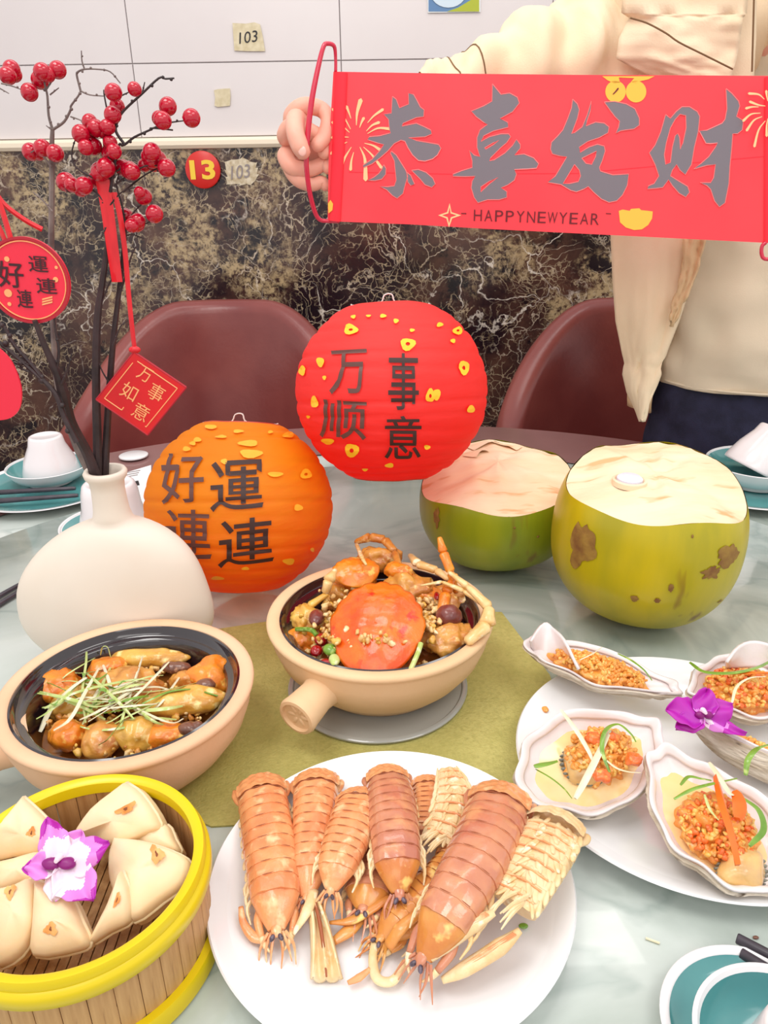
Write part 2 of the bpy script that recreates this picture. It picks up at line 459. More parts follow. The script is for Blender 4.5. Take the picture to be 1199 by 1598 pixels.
# ================================================================== chairs
M_leath = mat('maroon_leather', (146, 76, 70), .28, c2=(124, 58, 56), scale=5, bump=.15, bscale=120)
M_wood = mat('light_wood', (196, 150, 96), .45, c2=(172, 124, 76), scale=8, stretch=(1, 1, 6))
def chair(cx, cy, yaw, label):
    t = thing('tub_chair', label, 'chair', (cx, cy, 0), 'maroon tub chairs by the marble wall')
    RR = Matrix.Rotation(yaw, 3, 'Z'); O = V((cx, cy, 0))
    def top(a):       # a from -115..115 deg around the back
        d = abs(math.degrees(a))
        s_ = min(1, max(0, (d-18)/75)); s_ = s_*s_*(3-2*s_)
        return .945 - .235*s_
    amax = math.radians(118)
    prof = 14
    def f(u, v):
        a = -amax + 2*amax*u; h = top(a); zb = .40
        # cross-section loop: inner face up, rounded top, outer face down
        k = v*2*PI; th = .030
        if v < .4: s_ = v/.4; r = .255 + .03*s_ - .012; z = zb + (h-.03-zb)*s_
        elif v < .6: s_ = (v-.4)/.2; r = .273 + .03 - .03*math.cos(s_*PI); z = h-.03 + .03*math.sin(s_*PI)
        else: s_ = (v-.6)/.4; r = .333 - .05*s_; z = h-.03 - (h-.03-zb)*s_
        flare = 1 + .12*(h-.5)
        return O + RR @ V((math.sin(a)*r*flare, math.cos(a)*r*flare*1.0, z))
    b = MB().grid(64, 30, f, cv=True)
    n0 = 30
    b.f.append(tuple(range(n0))); b.m.append(0); b.f.append(tuple(range(64*n0, 65*n0))); b.m.append(0)
    obj('backrest', b, M_leath, t, smooth=60)
    obj('seat', MB().lathe([(0, .40), (.22, .40), (.25, .42), (.255, .45), (.235, .485), (.15, .497), (0, .50)], O, 48), M_leath, t)
    obj('seat_frame', MB().lathe([(0, .36), (.24, .36), (.25, .38), (.25, .40), (0, .40)], O, 48), M_wood, t)
    for sx in (-1, 1):
        for sy in (-1, 1):
            obj('leg', MB().tube([O + RR @ V((sx*.17, sy*.17, .37)), O + RR @ V((sx*.23, sy*.22, 0))], [.02, .012], 10), M_wood, t)
    return t
p = PY(350, 470, 1.86); chair(p.x-.01, 1.60, 0.0, 'maroon leather tub chair between the twig vase and the red lantern')
p = PY(915, 490, 1.80); chair(p.x+.105, 1.53, math.radians(-6), 'maroon leather tub chair beside the person in the beige coat')
# ================================================================== lanterns
def lantern_mat(name, top, low, z0, z1, spot):
    m = bpy.data.materials.new(name); m.use_nodes = True
    N = m.node_tree.nodes; L = m.node_tree.links; b = N['Principled BSDF']; b.inputs['Roughness'].default_value = .6
    tc = N.new('ShaderNodeTexCoord')
    n = N.new('ShaderNodeTexNoise'); n.inputs['Scale'].default_value = 30; n.inputs['Detail'].default_value = 5
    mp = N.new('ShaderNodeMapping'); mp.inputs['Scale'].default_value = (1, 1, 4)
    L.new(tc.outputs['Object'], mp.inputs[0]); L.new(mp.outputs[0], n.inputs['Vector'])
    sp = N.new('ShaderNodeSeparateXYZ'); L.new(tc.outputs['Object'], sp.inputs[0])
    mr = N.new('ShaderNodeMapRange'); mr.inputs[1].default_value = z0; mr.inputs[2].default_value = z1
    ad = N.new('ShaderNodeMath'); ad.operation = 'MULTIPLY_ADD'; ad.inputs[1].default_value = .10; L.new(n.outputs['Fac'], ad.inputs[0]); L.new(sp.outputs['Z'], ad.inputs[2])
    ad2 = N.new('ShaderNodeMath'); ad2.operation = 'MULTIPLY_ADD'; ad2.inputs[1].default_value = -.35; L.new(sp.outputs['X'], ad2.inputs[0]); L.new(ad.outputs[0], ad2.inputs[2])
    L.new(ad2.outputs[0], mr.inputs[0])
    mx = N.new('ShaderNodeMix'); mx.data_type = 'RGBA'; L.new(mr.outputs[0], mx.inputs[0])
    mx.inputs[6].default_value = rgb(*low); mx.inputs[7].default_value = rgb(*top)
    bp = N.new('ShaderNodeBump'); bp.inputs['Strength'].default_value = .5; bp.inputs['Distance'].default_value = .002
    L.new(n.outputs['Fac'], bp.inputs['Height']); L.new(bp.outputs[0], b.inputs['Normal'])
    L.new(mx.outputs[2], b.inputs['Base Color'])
    tr = N.new('ShaderNodeBsdfTranslucent'); L.new(mx.outputs[2], tr.inputs[0])
    ms = N.new('ShaderNodeMixShader'); ms.inputs[0].default_value = .45
    L.new(b.outputs[0], ms.inputs[1]); L.new(tr.outputs[0], ms.inputs[2]); L.new(ms.outputs[0], N['Material Output'].inputs[0])
    return m
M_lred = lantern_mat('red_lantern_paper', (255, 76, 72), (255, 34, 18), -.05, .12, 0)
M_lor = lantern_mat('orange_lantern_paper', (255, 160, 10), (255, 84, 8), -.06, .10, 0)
M_wire = mat('lantern_wire', (190, 60, 40), .4)
M_lwire = mat('white_wire', (225, 220, 215), .35)
M_gold = mat('gold_print', (255, 196, 40), .45)
M_gold2 = mat('amber_print', (255, 176, 36), .5)
M_brown = mat('dark_brown_print', (58, 30, 26), .55)
M_greyp = mat('grey_brown_print', (100, 62, 56), .5)
def lantern(label, px, py, r, Y, m, chars, coins, tilt=0.0, flat=.97, back=0.25, coin_m=None):
    coin_m = coin_m or M_gold
    c0 = PY(px, py, Y); o = thing('paper_lantern', label, 'lantern', c0)
    nr = 15; rnd = random.Random(px)
    TL = Matrix.Rotation(-back, 3, 'X') @ Matrix.Rotation(tilt, 3, 'Y')
    thm = math.asin(.40); th0, th1 = thm, PI-thm*1.0
    jog = [rnd.uniform(-.25, .25) for _ in range(nr+1)]
    def rad(t, a=0):      # scalloped paper between wire hoops
        k = (t-th0)/(th1-th0)*nr
        return r*(1 - .010*(1 + .6*math.sin(k*2.3+px))*(1-abs(math.sin(PI*k)))**1.5 + .008*noise.noise(V((math.cos(a)*2, math.sin(a)*2, t*6+px))))
    def pt(t, a, off=0):
        R2 = rad(t, a) + off; wob = .018*math.sin(a*2+px)*math.sin(t*3)
        t2 = t + .02*math.sin(a + t*9 + px)
        return c0 + TL @ V((R2*math.sin(t2)*math.cos(a), R2*math.sin(t2)*math.sin(a), R2*math.cos(t2)*flat))
    b = MB().grid(nr*6, 84, lambda u, v: pt(th0+(th1-th0)*u, v*2*PI), cv=True)
    shade = obj('paper_shade', b, m, o, smooth=180)
    for tt in (th0, th1): obj('rim_hoop', MB().tube([pt(tt, 2*PI*k/48, -.0004) for k in range(49)], .0011, 5), M_wire, o)
    # wire spreader inside, its hook showing above the opening
    zt2 = pt(th0, 0); 
    hk = MB()
    for s_ in (-1, 1): hk.tube([c0+TL@V((s_*r*.40, 0, r*.90)), c0+TL@V((s_*r*.30, 0, r*.3)), c0+TL@V((s_*r*.35, 0, -r*.90))], .0009, 5)
    hk.tube([c0+TL@V((-r*.4, 0, r*.885)), c0+TL@V((-.012, 0, r*.90)), c0+TL@V((-.006, 0, r*.985)), c0+TL@V((.002, 0, r*.99)), c0+TL@V((.008, 0, r*.90)), c0+TL@V((r*.4, 0, r*.885))], .0009, 5, n=4)
    obj('wire_frame', hk, M_lwire, o)
    # print: mapped on the paper where the pixel ray meets it
    inv = TL.transposed()
    def hit(qx, qy, off=.0019):
        d = ray(qx, qy); d.normalize(); m_ = CAM - c0
        R2 = r*1.0 + off
        bq = m_.dot(d); cq = m_.dot(m_) - R2*R2; disc = bq*bq - cq
        if disc < 0: disc = 0
        p = m_ + d*(-bq - math.sqrt(disc)); p = inv @ p
        t = math.acos(max(-1, min(1, p.z/p.length))); a = math.atan2(p.y, p.x)
        return pt(min(max(t, th0), th1), a, off)
    for ch, (x0_, y0_, x1_, y1_), sk, mm in chars:
        q = text_mb(ch, 1, lambda x, y, a: hit((x0_+x1_)/2 + x*(x1_-x0_), (y0_+y1_)/2 - y*(y1_-y0_) - x*sk), bold=.008, cell=.045)
        obj('printed_character', q, mm, shade, smooth=0)
    cm = 0
    for (qx, qy, rx, ry) in coins:
        q = MB(); n_ = 14; hole = min(rx, ry) > 6
        vs = []
        for k in range(n_): 
            a = 2*PI*k/n_; j = 1 + .12*math.sin(3*a+qx)
            vs.append(hit(qx+rx*j*math.cos(a), qy+ry*j*math.sin(a)))
        if hole:
            for k in range(n_):
                a = 2*PI*k/n_; vs.append(hit(qx+rx*.3*math.cos(a), qy+ry*.3*math.sin(a)))
            q.add(vs, [(k, (k+1) % n_, n_+(k+1) % n_, n_+k) for k in range(n_)])
        else:
            vs.append(hit(qx, qy)); q.add(vs, [(k, (k+1) % n_, n_) for k in range(n_)])
        obj('coin_print', q, coin_m, shade, smooth=0)
    return o
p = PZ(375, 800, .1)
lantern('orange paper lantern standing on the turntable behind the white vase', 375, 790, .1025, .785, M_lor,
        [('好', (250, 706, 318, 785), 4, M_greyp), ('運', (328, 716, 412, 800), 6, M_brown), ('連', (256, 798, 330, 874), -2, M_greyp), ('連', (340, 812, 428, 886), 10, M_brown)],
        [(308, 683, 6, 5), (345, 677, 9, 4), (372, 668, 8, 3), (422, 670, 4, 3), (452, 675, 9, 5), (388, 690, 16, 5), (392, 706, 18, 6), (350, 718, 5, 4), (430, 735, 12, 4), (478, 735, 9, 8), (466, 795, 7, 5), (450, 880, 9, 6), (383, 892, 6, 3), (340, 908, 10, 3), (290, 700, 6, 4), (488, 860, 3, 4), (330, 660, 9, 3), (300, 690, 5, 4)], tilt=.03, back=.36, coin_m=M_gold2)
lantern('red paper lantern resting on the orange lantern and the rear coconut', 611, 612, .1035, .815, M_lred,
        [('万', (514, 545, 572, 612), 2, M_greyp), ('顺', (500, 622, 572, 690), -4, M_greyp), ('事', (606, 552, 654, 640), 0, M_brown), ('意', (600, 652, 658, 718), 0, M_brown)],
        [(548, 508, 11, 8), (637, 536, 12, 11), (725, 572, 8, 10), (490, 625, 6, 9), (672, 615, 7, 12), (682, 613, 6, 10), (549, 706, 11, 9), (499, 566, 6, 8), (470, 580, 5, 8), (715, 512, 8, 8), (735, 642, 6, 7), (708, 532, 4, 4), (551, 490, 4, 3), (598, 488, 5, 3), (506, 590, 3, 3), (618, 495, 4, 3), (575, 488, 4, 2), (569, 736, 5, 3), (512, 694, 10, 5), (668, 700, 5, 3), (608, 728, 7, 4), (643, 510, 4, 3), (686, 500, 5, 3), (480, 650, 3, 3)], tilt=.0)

# ================================================================== coconuts
def coco_mat(name, base, c2, brown):
    m = mat(name, base, .32, c2=c2, scale=26, detail=8, lo=.36, hi=.66, stretch=(1, 1, .22), c3=brown, s3=34, lo3=.66, hi3=.74, bump=.12, bscale=60)
    return m
M_coco1 = coco_mat('yellow_green_coconut_skin', (196, 176, 10), (168, 158, 24), (120, 76, 28))
M_coco2 = coco_mat('green_coconut_skin', (154, 160, 26), (126, 142, 24), (128, 104, 30))
M_husk = mat('pale_cut_husk', (246, 222, 190), .7, c2=(238, 200, 160), scale=16, detail=7, bump=.9, bscale=34, stretch=(.5, 2.2, 1), c3=(222, 170, 120), s3=30, lo3=.60, hi3=.68)
M_scar = mat('brown_scar', (122, 80, 38), .7, c2=(158, 124, 52), scale=60, bump=.5)
M_cap = mat('white_plastic_cap', (226, 226, 240), .3)
def coconut(label, cx, cy, R, H, m, cut, seed, tilt, lobes, scars, plug, lb=.62):
    o = thing('coconut', label, 'coconut', (cx, cy, TZ)); O = V((cx, cy, TZ)); rnd = random.Random(seed)
    TM = Matrix.Rotation(tilt[0], 3, 'X') @ Matrix.Rotation(tilt[1], 3, 'Y')
    def body_r(s, a):  # s 0 bottom..1 top of the uncut nut
        z = -1 + 2*s
        rr = (1-abs(z)**2.4)**(.5)
        rr *= 1 + .05*z*0 + .035*math.cos(3*a+seed) + .012*noise.noise(V((math.cos(a)*1.5, math.sin(a)*1.5, s*3+seed)))
        return rr*R
    def pos(s, a, off=0):
        rr = body_r(s, a) + off; z = s*H
        p = V((rr*math.cos(a), rr*math.sin(a), z)); c_ = V((0, 0, H*.45))
        q = TM @ (p-c_) + c_
        if q.z < .0012: q.z = .0012
        return O + q
    cutf = lambda a: cut - .075*math.cos(a + PI/2 + .3) + .022*math.sin(a*3+lobes[1]) + .016*math.sin(a*5+lobes[2])
    obj('green_husk', MB().grid(40, 96, lambda u, v: pos(.004+(cutf(v*2*PI)-.004)*u, v*2*PI), cv=True), m, o, smooth=180)
    # the white part trimmed with a knife: flattish facets from the cut edge to the top
    topz = lb
    def cutpt(u, v):
        a = v*2*PI; e = pos(cutf(a), a, -.0006); 
        cc = O + TM @ V((0, 0, H*(topz-.45))) + V((0, 0, H*.45))
        k = u; rr = e.lerp(cc, k)
        bulge = math.sin(PI*k)*.004 + .016*(1-(1-k)**2)*0
        nn = noise.noise(V((math.cos(a)*2, math.sin(a)*2, k*2+seed)))
        fac = .004*abs(noise.noise(V((math.cos(a)*3*(1-k), math.sin(a)*3*(1-k), seed))))
        rr = rr + V((0, 0, bulge + .005*nn*math.sin(PI*k) - fac))
        return rr
    hk = MB().grid(24, 96, cutpt, cv=True)
    n_ = len(hk.v)
    husk = obj('trimmed_top', hk, M_husk, o, smooth=50)
    # loose flaps of husk fibre left by the knife
    fl = [((seed*.7+2.2, .30), .55), ((seed*.7+2.9, .55), .4)] if not plug else []
    for (a, k), wd in fl:
        q = MB().grid(6, 5, lambda u, v: cutpt(k + .22*(v-.5), ((a + wd*(u-.5)*2) % (2*PI))/(2*PI)) + V((0, 0, .0015 + .003*math.sin(PI*u)*v)))
        obj('husk_flap', q, M_husk, husk, smooth=50)
    if plug:
        c = PIXHIT(plug[0], plug[1], cutpt)
        obj('plug', MB().lathe([(0, .006), (.010, .006), (.0125, .004), (.013, -.003), (0, -.003)], c, 32, X=TM), M_cap, o)
        obj('plug_rim', MB().lathe([(.0125, -.001), (.0145, .003), (.0165, .002), (.017, -.003)], c, 32, X=TM), M_husk, o)
    # brown scars following the skin
    for (a, s, ra, rs, jag) in scars:
        q = MB(); n2 = 36; ring = []
        for k in range(n2):
            t = 2*PI*k/n2; j = 1 + jag*2.2*noise.noise(V((math.cos(t)*2.2, math.sin(t)*2.2, a*7+s*9))) + rnd.uniform(-jag, jag)*.35
            ring.append(pos(s + rs*j*math.sin(t), a + ra*j*math.cos(t), .0007))
        mid = [pos(s + rs*.5*math.sin(2*PI*k/n2), a + ra*.5*math.cos(2*PI*k/n2), .0010) for k in range(n2)]
        q.add(ring + mid + [pos(s, a, .0012)], [(k, (k+1) % n2, n2+(k+1) % n2, n2+k) for k in range(n2)] + [(n2+k, n2+(k+1) % n2, 2*n2) for k in range(n2)])
        obj('brown_scar', q, M_scar, o, smooth=180)
    return o
def PIXHIT(px, py, fn):
    best = None
    for i in range(25):
        for j in range(96):
            p = fn(i/24, j/96); q = PIX(p); d = (q[0]-px)**2 + (q[1]-py)**2
            if best is None or d < best[0]: best = (d, p)
    return best[1]
coconut('yellow green coconut with brown scars and a white cap in its cut top', .272, .722, .0945, .205, M_coco1, .775, 3, (.02, .03), (1.0, .5, 2.0),
        [(-1.25, .50, .11, .032, .35), (-1.08, .57, .13, .05, .3), (-1.62, .42, .028, .02, .2), (-1.95, .33, .04, .018, .2), (-2.6, .52, .16, .12, .2), (-1.5, .68, .012, .008, .1), (-1.72, .34, .03, .016, .2), (-.95, .30, .05, .006, .2)],
        (983, 752), lb=.80)
coconut('green coconut with a broad sliced top under the red lantern', .137, .855, .093, .165, M_coco2, .70, 8, (.03, -.03), (4.2, 1.4, .3),
        [(-2.5, .55, .05, .07, .3), (-1.2, .45, .02, .01, .2), (-1.5, .54, .015, .008, .2)], None, lb=.80)

# ================================================================== vase
M_vase = mat('matte_cream_ceramic', (234, 222, 208), .55, c2=(230, 216, 200), scale=12, bump=.05, bscale=90)
VY = .645
vc = PY(180, 940, VY)
def vase():
    base = V((vc.x, VY, TZ)); t = thing('vase', 'matte cream flat round vase holding the berry twigs', 'vase', base)
    Rw = M_(152, vc); ztop = PY(165, 735, VY).z - TZ; zc = .060; zr = .098
    neck = M_(27, PY(165, 790, VY)); nx = PY(168, 760, VY).x - base.x
    prof = []
    for k in range(33):
        a = -PI/2 + PI*k/32*.93
        rx = Rw*max(math.cos(a), 0)**(1.0 if a > 0 else .8); z = zc + (zr if a > 0 else zc-.0005)*math.sin(a)
        prof.append((max(rx, .012), .034*max(math.cos(a), .0)**.6 + .003, z))
    prof[0] = (.040, .026, .0005)
    prof = [p for p in prof if p[0] > neck*1.15]
    zn = prof[-1][2]
    for k, (r_) in enumerate((neck*1.12, neck*1.02, neck*.96, neck*.94, neck*.94, neck*.98, neck*1.16, neck*1.22, neck*1.12, neck*.92, neck*.8, neck*.75)):
        zz = [zn+.004, zn+.010, zn+.02, zn+.03, ztop-.016, ztop-.009, ztop-.005, ztop-.001, ztop+.0015, ztop+.001, ztop-.004, ztop-.03][k]
        prof.append((r_, r_, zz))
    def f(u, v):
        i = u*(len(prof)-1); k = round(i); rx, ry, z = prof[k]; a = v*2*PI
        s_ = min(1, max(0, (z-.08)/.08)); off = nx*s_*s_*(3-2*s_)
        return base + V((rx*math.cos(a)+off, ry*math.sin(a), z))
    b = MB().grid(len(prof)-1, 72, f, cv=True); b.f.append(tuple(range(72))); b.m.append(0)
    obj('vase_body', b, M_vase, t, smooth=70)
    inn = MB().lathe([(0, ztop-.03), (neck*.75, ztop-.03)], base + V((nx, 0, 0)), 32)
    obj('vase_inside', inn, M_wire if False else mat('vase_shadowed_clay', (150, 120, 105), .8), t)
    return base + V((nx, 0, ztop))
vase_mouth = vase()

# ================================================================== berry twigs
M_twig = mat('dark_brown_twig', (62, 44, 46), .55, c2=(40, 28, 30), scale=60, bump=.4)
M_twig2 = mat('grey_twig', (132, 118, 112), .5, c2=(96, 80, 78), scale=60, bump=.3)
M_berry = mat('glossy_red_berry', (200, 6, 44), .14, c2=(168, 2, 34), scale=60, coat=.35)
M_stemr = mat('dark_red_stem', (124, 30, 44), .5)
def twig_set(name, label, mainpts, Y0, widths, branches, berries, m=None, r0=.0046):
    """everything is given as image points at a stated distance"""
    m = m or M_twig
    base = PY(*mainpts[0][:2], mainpts[0][2] if len(mainpts[0]) > 2 else Y0)
    t = thing(name, label, 'twig', base)
    P3 = [PY(q[0], q[1], q[2] if len(q) > 2 else Y0) for q in mainpts]
    obj('stem', MB().tube(P3, widths, 8, n=5), m, t)
    for br in branches:
        pts = [PY(q[0], q[1], q[2] if len(q) > 2 else Y0-.006) for q in br[1:]]
        wd = br[0]; k = len(pts)
        q = MB().tube(pts, [M_(wd, pts[0])*(1-.45*i/(k-1)) for i in range(k)], 6, n=4)
        rnd = random.Random(int(br[1][0]*7+br[1][1]))
        for i in range(1, k):      # small buds along the twig
            c = pts[i-1].lerp(pts[i], .5); q.blob(c + V((rnd.uniform(-1, 1), 0, rnd.uniform(-1, 1)))*M_(wd, c), M_(wd*1.1, c), sub=1)
        obj('branch', q, m, t)
    return t
berry_proto = [None]
def add_berries(t, lst, Y0=.64):
    org = worldloc(t)
    for i, q in enumerate(lst):
        y = Y0 - .01 + .02*((i*37) % 10)/10; p = PY(q[0], q[1], y); r = M_(q[2] if len(q) > 2 else 13.5, p)
        if berry_proto[0] is None:
            b = MB().blob((0, 0, 0), 1.0, sub=3); v, f = b.v, b.f
            b.blob((0, 0, -1.0), (.12, .12, .06), sub=1)
            o = obj('berry', b, M_berry, None, smooth=180); berry_proto[0] = o
        else:
            o = berry_proto[0].copy(); C.objects.link(o)
        o.parent = t; o.location = p - org; o.scale = (r, r*.97, r*.98); o.rotation_euler = (i*.7, i*1.3, 0)
mx_, my_ = 157, 745
tA = twig_set('berry_twig', 'tall grey berry twig rising upright at the left of the vase bunch', [(140, 735), (118, 690), (92, 610), (84, 520), (80, 400), (81, 300), (81, 230), (82, 200)], .665, [.0045, .004, .0032, .0028, .0026, .0024, .0020, .0016],
    [(2.2, (82, 202), (76, 180), (74, 150), (70, 132), (68, 120)), (2.2, (83, 202), (100, 190), (110, 172), (111, 165), (122, 150), (126, 142)), (1.8, (126, 142), (120, 118), (122, 112), (132, 108), (152, 108), (172, 112), (188, 130)),
     (1.6, (126, 142), (140, 148), (163, 150)), (1.4, (132, 108), (128, 95), (127, 79)), (1.4, (110, 182), (122, 186), (135, 192)), (1.6, (80, 260), (60, 235), (48, 238)), (1.6, (80, 250), (90, 236)), (1.4, (72, 140), (84, 122), (88, 115)), (1.3, (78, 148), (92, 137)),
     (1.6, (2, 130), (18, 134), (34, 140)), (1.2, (0, 138), (14, 146)), (1.4, (82, 330), (66, 312), (52, 300)), (1.3, (80, 202), (72, 196))], None, m=M_twig2)
add_berries(tA, [(66, 112), (62, 125), (90, 109), (74, 116, 12), (18, 108), (12, 118), (46, 144), (22, 116, 12), (48, 237), (66, 231), (86, 239), (60, 238, 12)], .665)
tB = twig_set('berry_twig', 'dark berry twig with red clusters and bare crooked top in the middle', [(152, 742), (152, 690), (150, 600), (152, 500), (160, 440), (168, 380), (172, 320), (168, 262), (163, 215), (160, 190)], .65, [.0042, .004, .0036, .0032, .0026, .0024, .0022, .002, .0016, .0014],
    [(1.8, (168, 262), (172, 225), (170, 190), (163, 150), (162, 140)), (2.4, (172, 300), (180, 250), (186, 226), (194, 226), (210, 214), (236, 202), (240, 200), (270, 203)), (2.4, (195, 226), (181, 205), (184, 188), (194, 172), (222, 146), (248, 122), (258, 123), (272, 122)),
     (1.4, (188, 150), (205, 142)), (1.4, (222, 146), (226, 128)), (1.6, (172, 330), (150, 300), (125, 292), (108, 300), (100, 290)), (1.5, (172, 320), (190, 300), (212, 292)), (1.8, (240, 200), (262, 192), (290, 188)), (1.6, (170, 350), (162, 362), (158, 372)),
     (1.5, (178, 290), (205, 270), (232, 258), (262, 262)), (1.5, (176, 270), (200, 258)), (1.6, (150, 280), (120, 262), (112, 240), (120, 210))], None)
add_berries(tB, [(177, 144), (183, 166, 12), (176, 179), (210, 139, 11), (140, 190, 12), (150, 200), (126, 209, 14), (140, 206, 14), (160, 203, 12), (168, 198, 12), (134, 230, 12), (146, 228), (172, 222, 11), (178, 236, 12), (172, 240), (157, 268, 15), (165, 262, 15), (192, 262, 13), (202, 266, 14), (206, 268, 13),
                 (254, 188, 14), (262, 166, 14), (249, 185, 12), (299, 184, 14), (103, 284, 15), (112, 288, 12), (131, 290, 14), (152, 281, 14), (126, 296, 11), (155, 270, 13)], .645)
tC = twig_set('berry_twig', 'dark berry twig leaning right with clusters beside the red number disc', [(163, 742), (166, 690), (170, 620), (176, 540), (184, 470), (190, 420), (194, 380), (196, 350)], .655, [.004, .0034, .003, .0026, .0022, .002, .0018, .0014],
    [(1.8, (190, 420), (172, 440), (160, 470)), (1.8, (184, 470), (196, 430), (205, 400), (212, 385)), (1.6, (196, 350), (190, 318), (182, 290), (186, 270)), (1.6, (196, 350), (210, 330), (222, 318)), (1.5, (192, 300), (228, 272), (262, 258), (280, 262)), (1.4, (196, 345), (225, 350), (240, 340)),
     (1.5, (176, 540), (188, 510), (200, 500)), (1.4, (172, 600), (160, 580), (152, 560)), (1.4, (192, 370), (206, 366), (224, 372))], None)
add_berries(tC, [(237, 237, 14), (248, 248, 12), (238, 250, 13), (260, 262, 14), (225, 258, 10), (224, 307, 13), (241, 334, 14), (196, 337, 12), (212, 348, 14), (215, 345, 12), (206, 352, 11), (240, 258, 10), (232, 244, 12), (218, 300, 9)], .65)
tD = twig_set('bare_twig', 'thick dark bare twig forking to the left over the inverted cup', [(150, 744, .645), (135, 705, .64), (112, 660, .63), (98, 610, .62), (88, 580, .615), (70, 540, .61), (54, 500, .605)], .62, [.0050, .0046, .0042, .0048, .0032, .0026, .002],
    [(4.5, (120, 690), (100, 650), (85, 612), (52, 580), (20, 552), (-8, 528)), (3.5, (80, 608), (50, 570), (22, 538), (8, 512), (-6, 500)), (2.6, (88, 580), (92, 548), (86, 510), (84, 480)), (2.2, (96, 600), (108, 570), (112, 552)), (2.4, (50, 570), (30, 562), (0, 536)), (2, (58, 585), (40, 578), (26, 572))], None)
# ================================================================== clay pots
M_clay = mat('tan_unglazed_clay', (234, 200, 158), .7, c2=(224, 186, 142), scale=9, bump=.15, bscale=200)
M_clayrim = mat('pinkish_clay_rim', (238, 196, 160), .7, c2=(228, 184, 146), scale=12, bump=.1, bscale=200)
M_glaze = mat('black_brown_glaze', (34, 24, 30), .1, coat=1.0)
M_sauce = mat('dark_brown_sauce', (120, 64, 26), .15, c2=(176, 110, 44), scale=30, coat=.8)
def clay_pot(label, c, R, H, hang, hlen, hr, m, foodz):
    """c = point on the table under the centre"""
    t = thing('clay_pot', label, 'clay pot', c)
    prof = [(0, .004), (R*.52, .004), (R*.56, 0), (R*.62, .002), (R*.78, H*.26), (R*.90, H*.50), (R*.955, H*.72), (R*.965, H*.86), (R*.975, H*.90), (R*.995, H*.925), (R, H*.955), (R*.992, H*.985), (R*.965, H), (R*.90, H*.995), (R*.885, H*.975)]
    obj('body', MB().lathe(prof, c, 96), m, t, smooth=50)
    inn = [(R*.885, H*.976), (R*.868, H*.985), (R*.855, H*.96), (R*.845, H*.90), (R*.82, H*.875), (R*.785, H*.87), (R*.77, H*.84), (R*.74, H*.55), (R*.62, H*.25), (R*.4, H*.14), (0, H*.12)]
    obj('inner_glaze', MB().lathe(inn, c, 96), M_glaze, t, smooth=60)
    d = V((math.cos(hang), math.sin(hang), 0)); h0 = c + V((0, 0, H*.60)) + d*R*.86
    ax = (d + V((0, 0, -.12))).normalized(); X = rot_to(ax)   # X axis = ax
    RX = X @ Matrix.Rotation(PI/2, 3, 'Y')
    pr = [(hr*1.25, -.012), (hr*.98, .004), (hr*.9, hlen*.3), (hr*1.0, hlen*.8), (hr*1.05, hlen*.93), (hr*.98, hlen), (hr*.82, hlen+.0005), (hr*.78, hlen-.0025), (0, hlen-.003)]
    obj('handle', MB().lathe(pr, h0, 40, X=RX), m, t, smooth=50)
    e = h0 + ax*(hlen-.003); y, z = X.col[1], X.col[2]
    st = MB()
    for k in range(6):
        a = k*PI/3; st.blob(e + (y*math.cos(a)+z*math.sin(a))*hr*.42, (.0012, hr*.28, hr*.12), X @ Matrix.Rotation(a, 3, 'X'), sub=1)
    obj('handle_stamp', st, m, t, smooth=60, kind='stuff')
    obj('sauce', MB().lathe([(0, foodz), (R*.68, foodz), (R*.75, foodz-.002)], c, 64), M_sauce, t)
    return t
def under(px, py, z): p = PZ(px, py, z); return V((p.x, p.y, TZ))
H1, H2 = .072, .070
c1 = under(199, 1066, H1); R1 = .1*1.0
c1.z = TZ
pot1 = clay_pot('wide tan clay pot of oysters topped with scallion shreds', c1, R1*1.0, H1, math.radians(205), .05, .016, M_clayrim, .034)
c2 = under(593, 962, H2)
crab_base = c2
# glass trivet under the crab pot
M_glass = mat('grey_glass_trivet', (172, 172, 166), .1, alpha=.9, coat=.5)
tc_ = V((c2.x - .003, c2.y - .012, TZ+.002)); 
obj('trivet', MB().lathe([(0, 0), (.080, 0), (.0835, .0015), (.0838, .003), (.082, .0045), (.0795, .0045), (.078, .0032), (0, .0032)], tc_, 80), M_glass, None, loc=tc_, label='flat round grey glass trivet under the crab pot', cat='trivet')
c2.z = TZ + .0055
pot2 = clay_pot('tan clay pot heaped with stir fried crab, stub handle to the front', c2, .1035, H2, math.radians(-122), .040, .0165, M_clay, .045)

# ------------------------------------------------------------------ food helpers
def fmat(name, a, b_, c3=None, rough=.28, scale=60, bump=.5, sss=.08, **k):
    return mat(name, a, rough, c2=b_, scale=scale, detail=6, bump=bump, bscale=scale*2.5, sss=sss, coat=.35, c3=c3, s3=scale*1.6, **k)
M_f_orange = fmat('orange_glazed_food', (240, 150, 40), (222, 112, 26), (252, 200, 96))
M_f_brown = fmat('golden_brown_food', (224, 162, 74), (190, 112, 44), (248, 212, 140))
M_f_yell = fmat('yellow_brown_food', (232, 184, 84), (206, 144, 54), (250, 222, 146))
M_f_red = fmat('red_orange_shell', (228, 78, 12), (240, 122, 30), (212, 50, 10), scale=40, bump=.7)
M_f_dark = fmat('dark_mussel_food', (136, 86, 62), (92, 54, 42), (180, 128, 92))
M_f_pale = fmat('pale_fried_crumb', (242, 206, 146), (226, 176, 104), (252, 234, 196))
M_chili = fmat('red_chili', (176, 14, 18), (140, 8, 14), rough=.15, bump=.1)
M_green = fmat('green_scallion', (126, 168, 58), (96, 140, 40), (178, 202, 110), bump=.15)
M_lgreen = fmat('pale_green_scallion', (206, 216, 146), (176, 196, 100), (236, 236, 200), bump=.1)
M_wht = fmat('white_scallion', (238, 232, 204), (226, 216, 176), bump=.1)
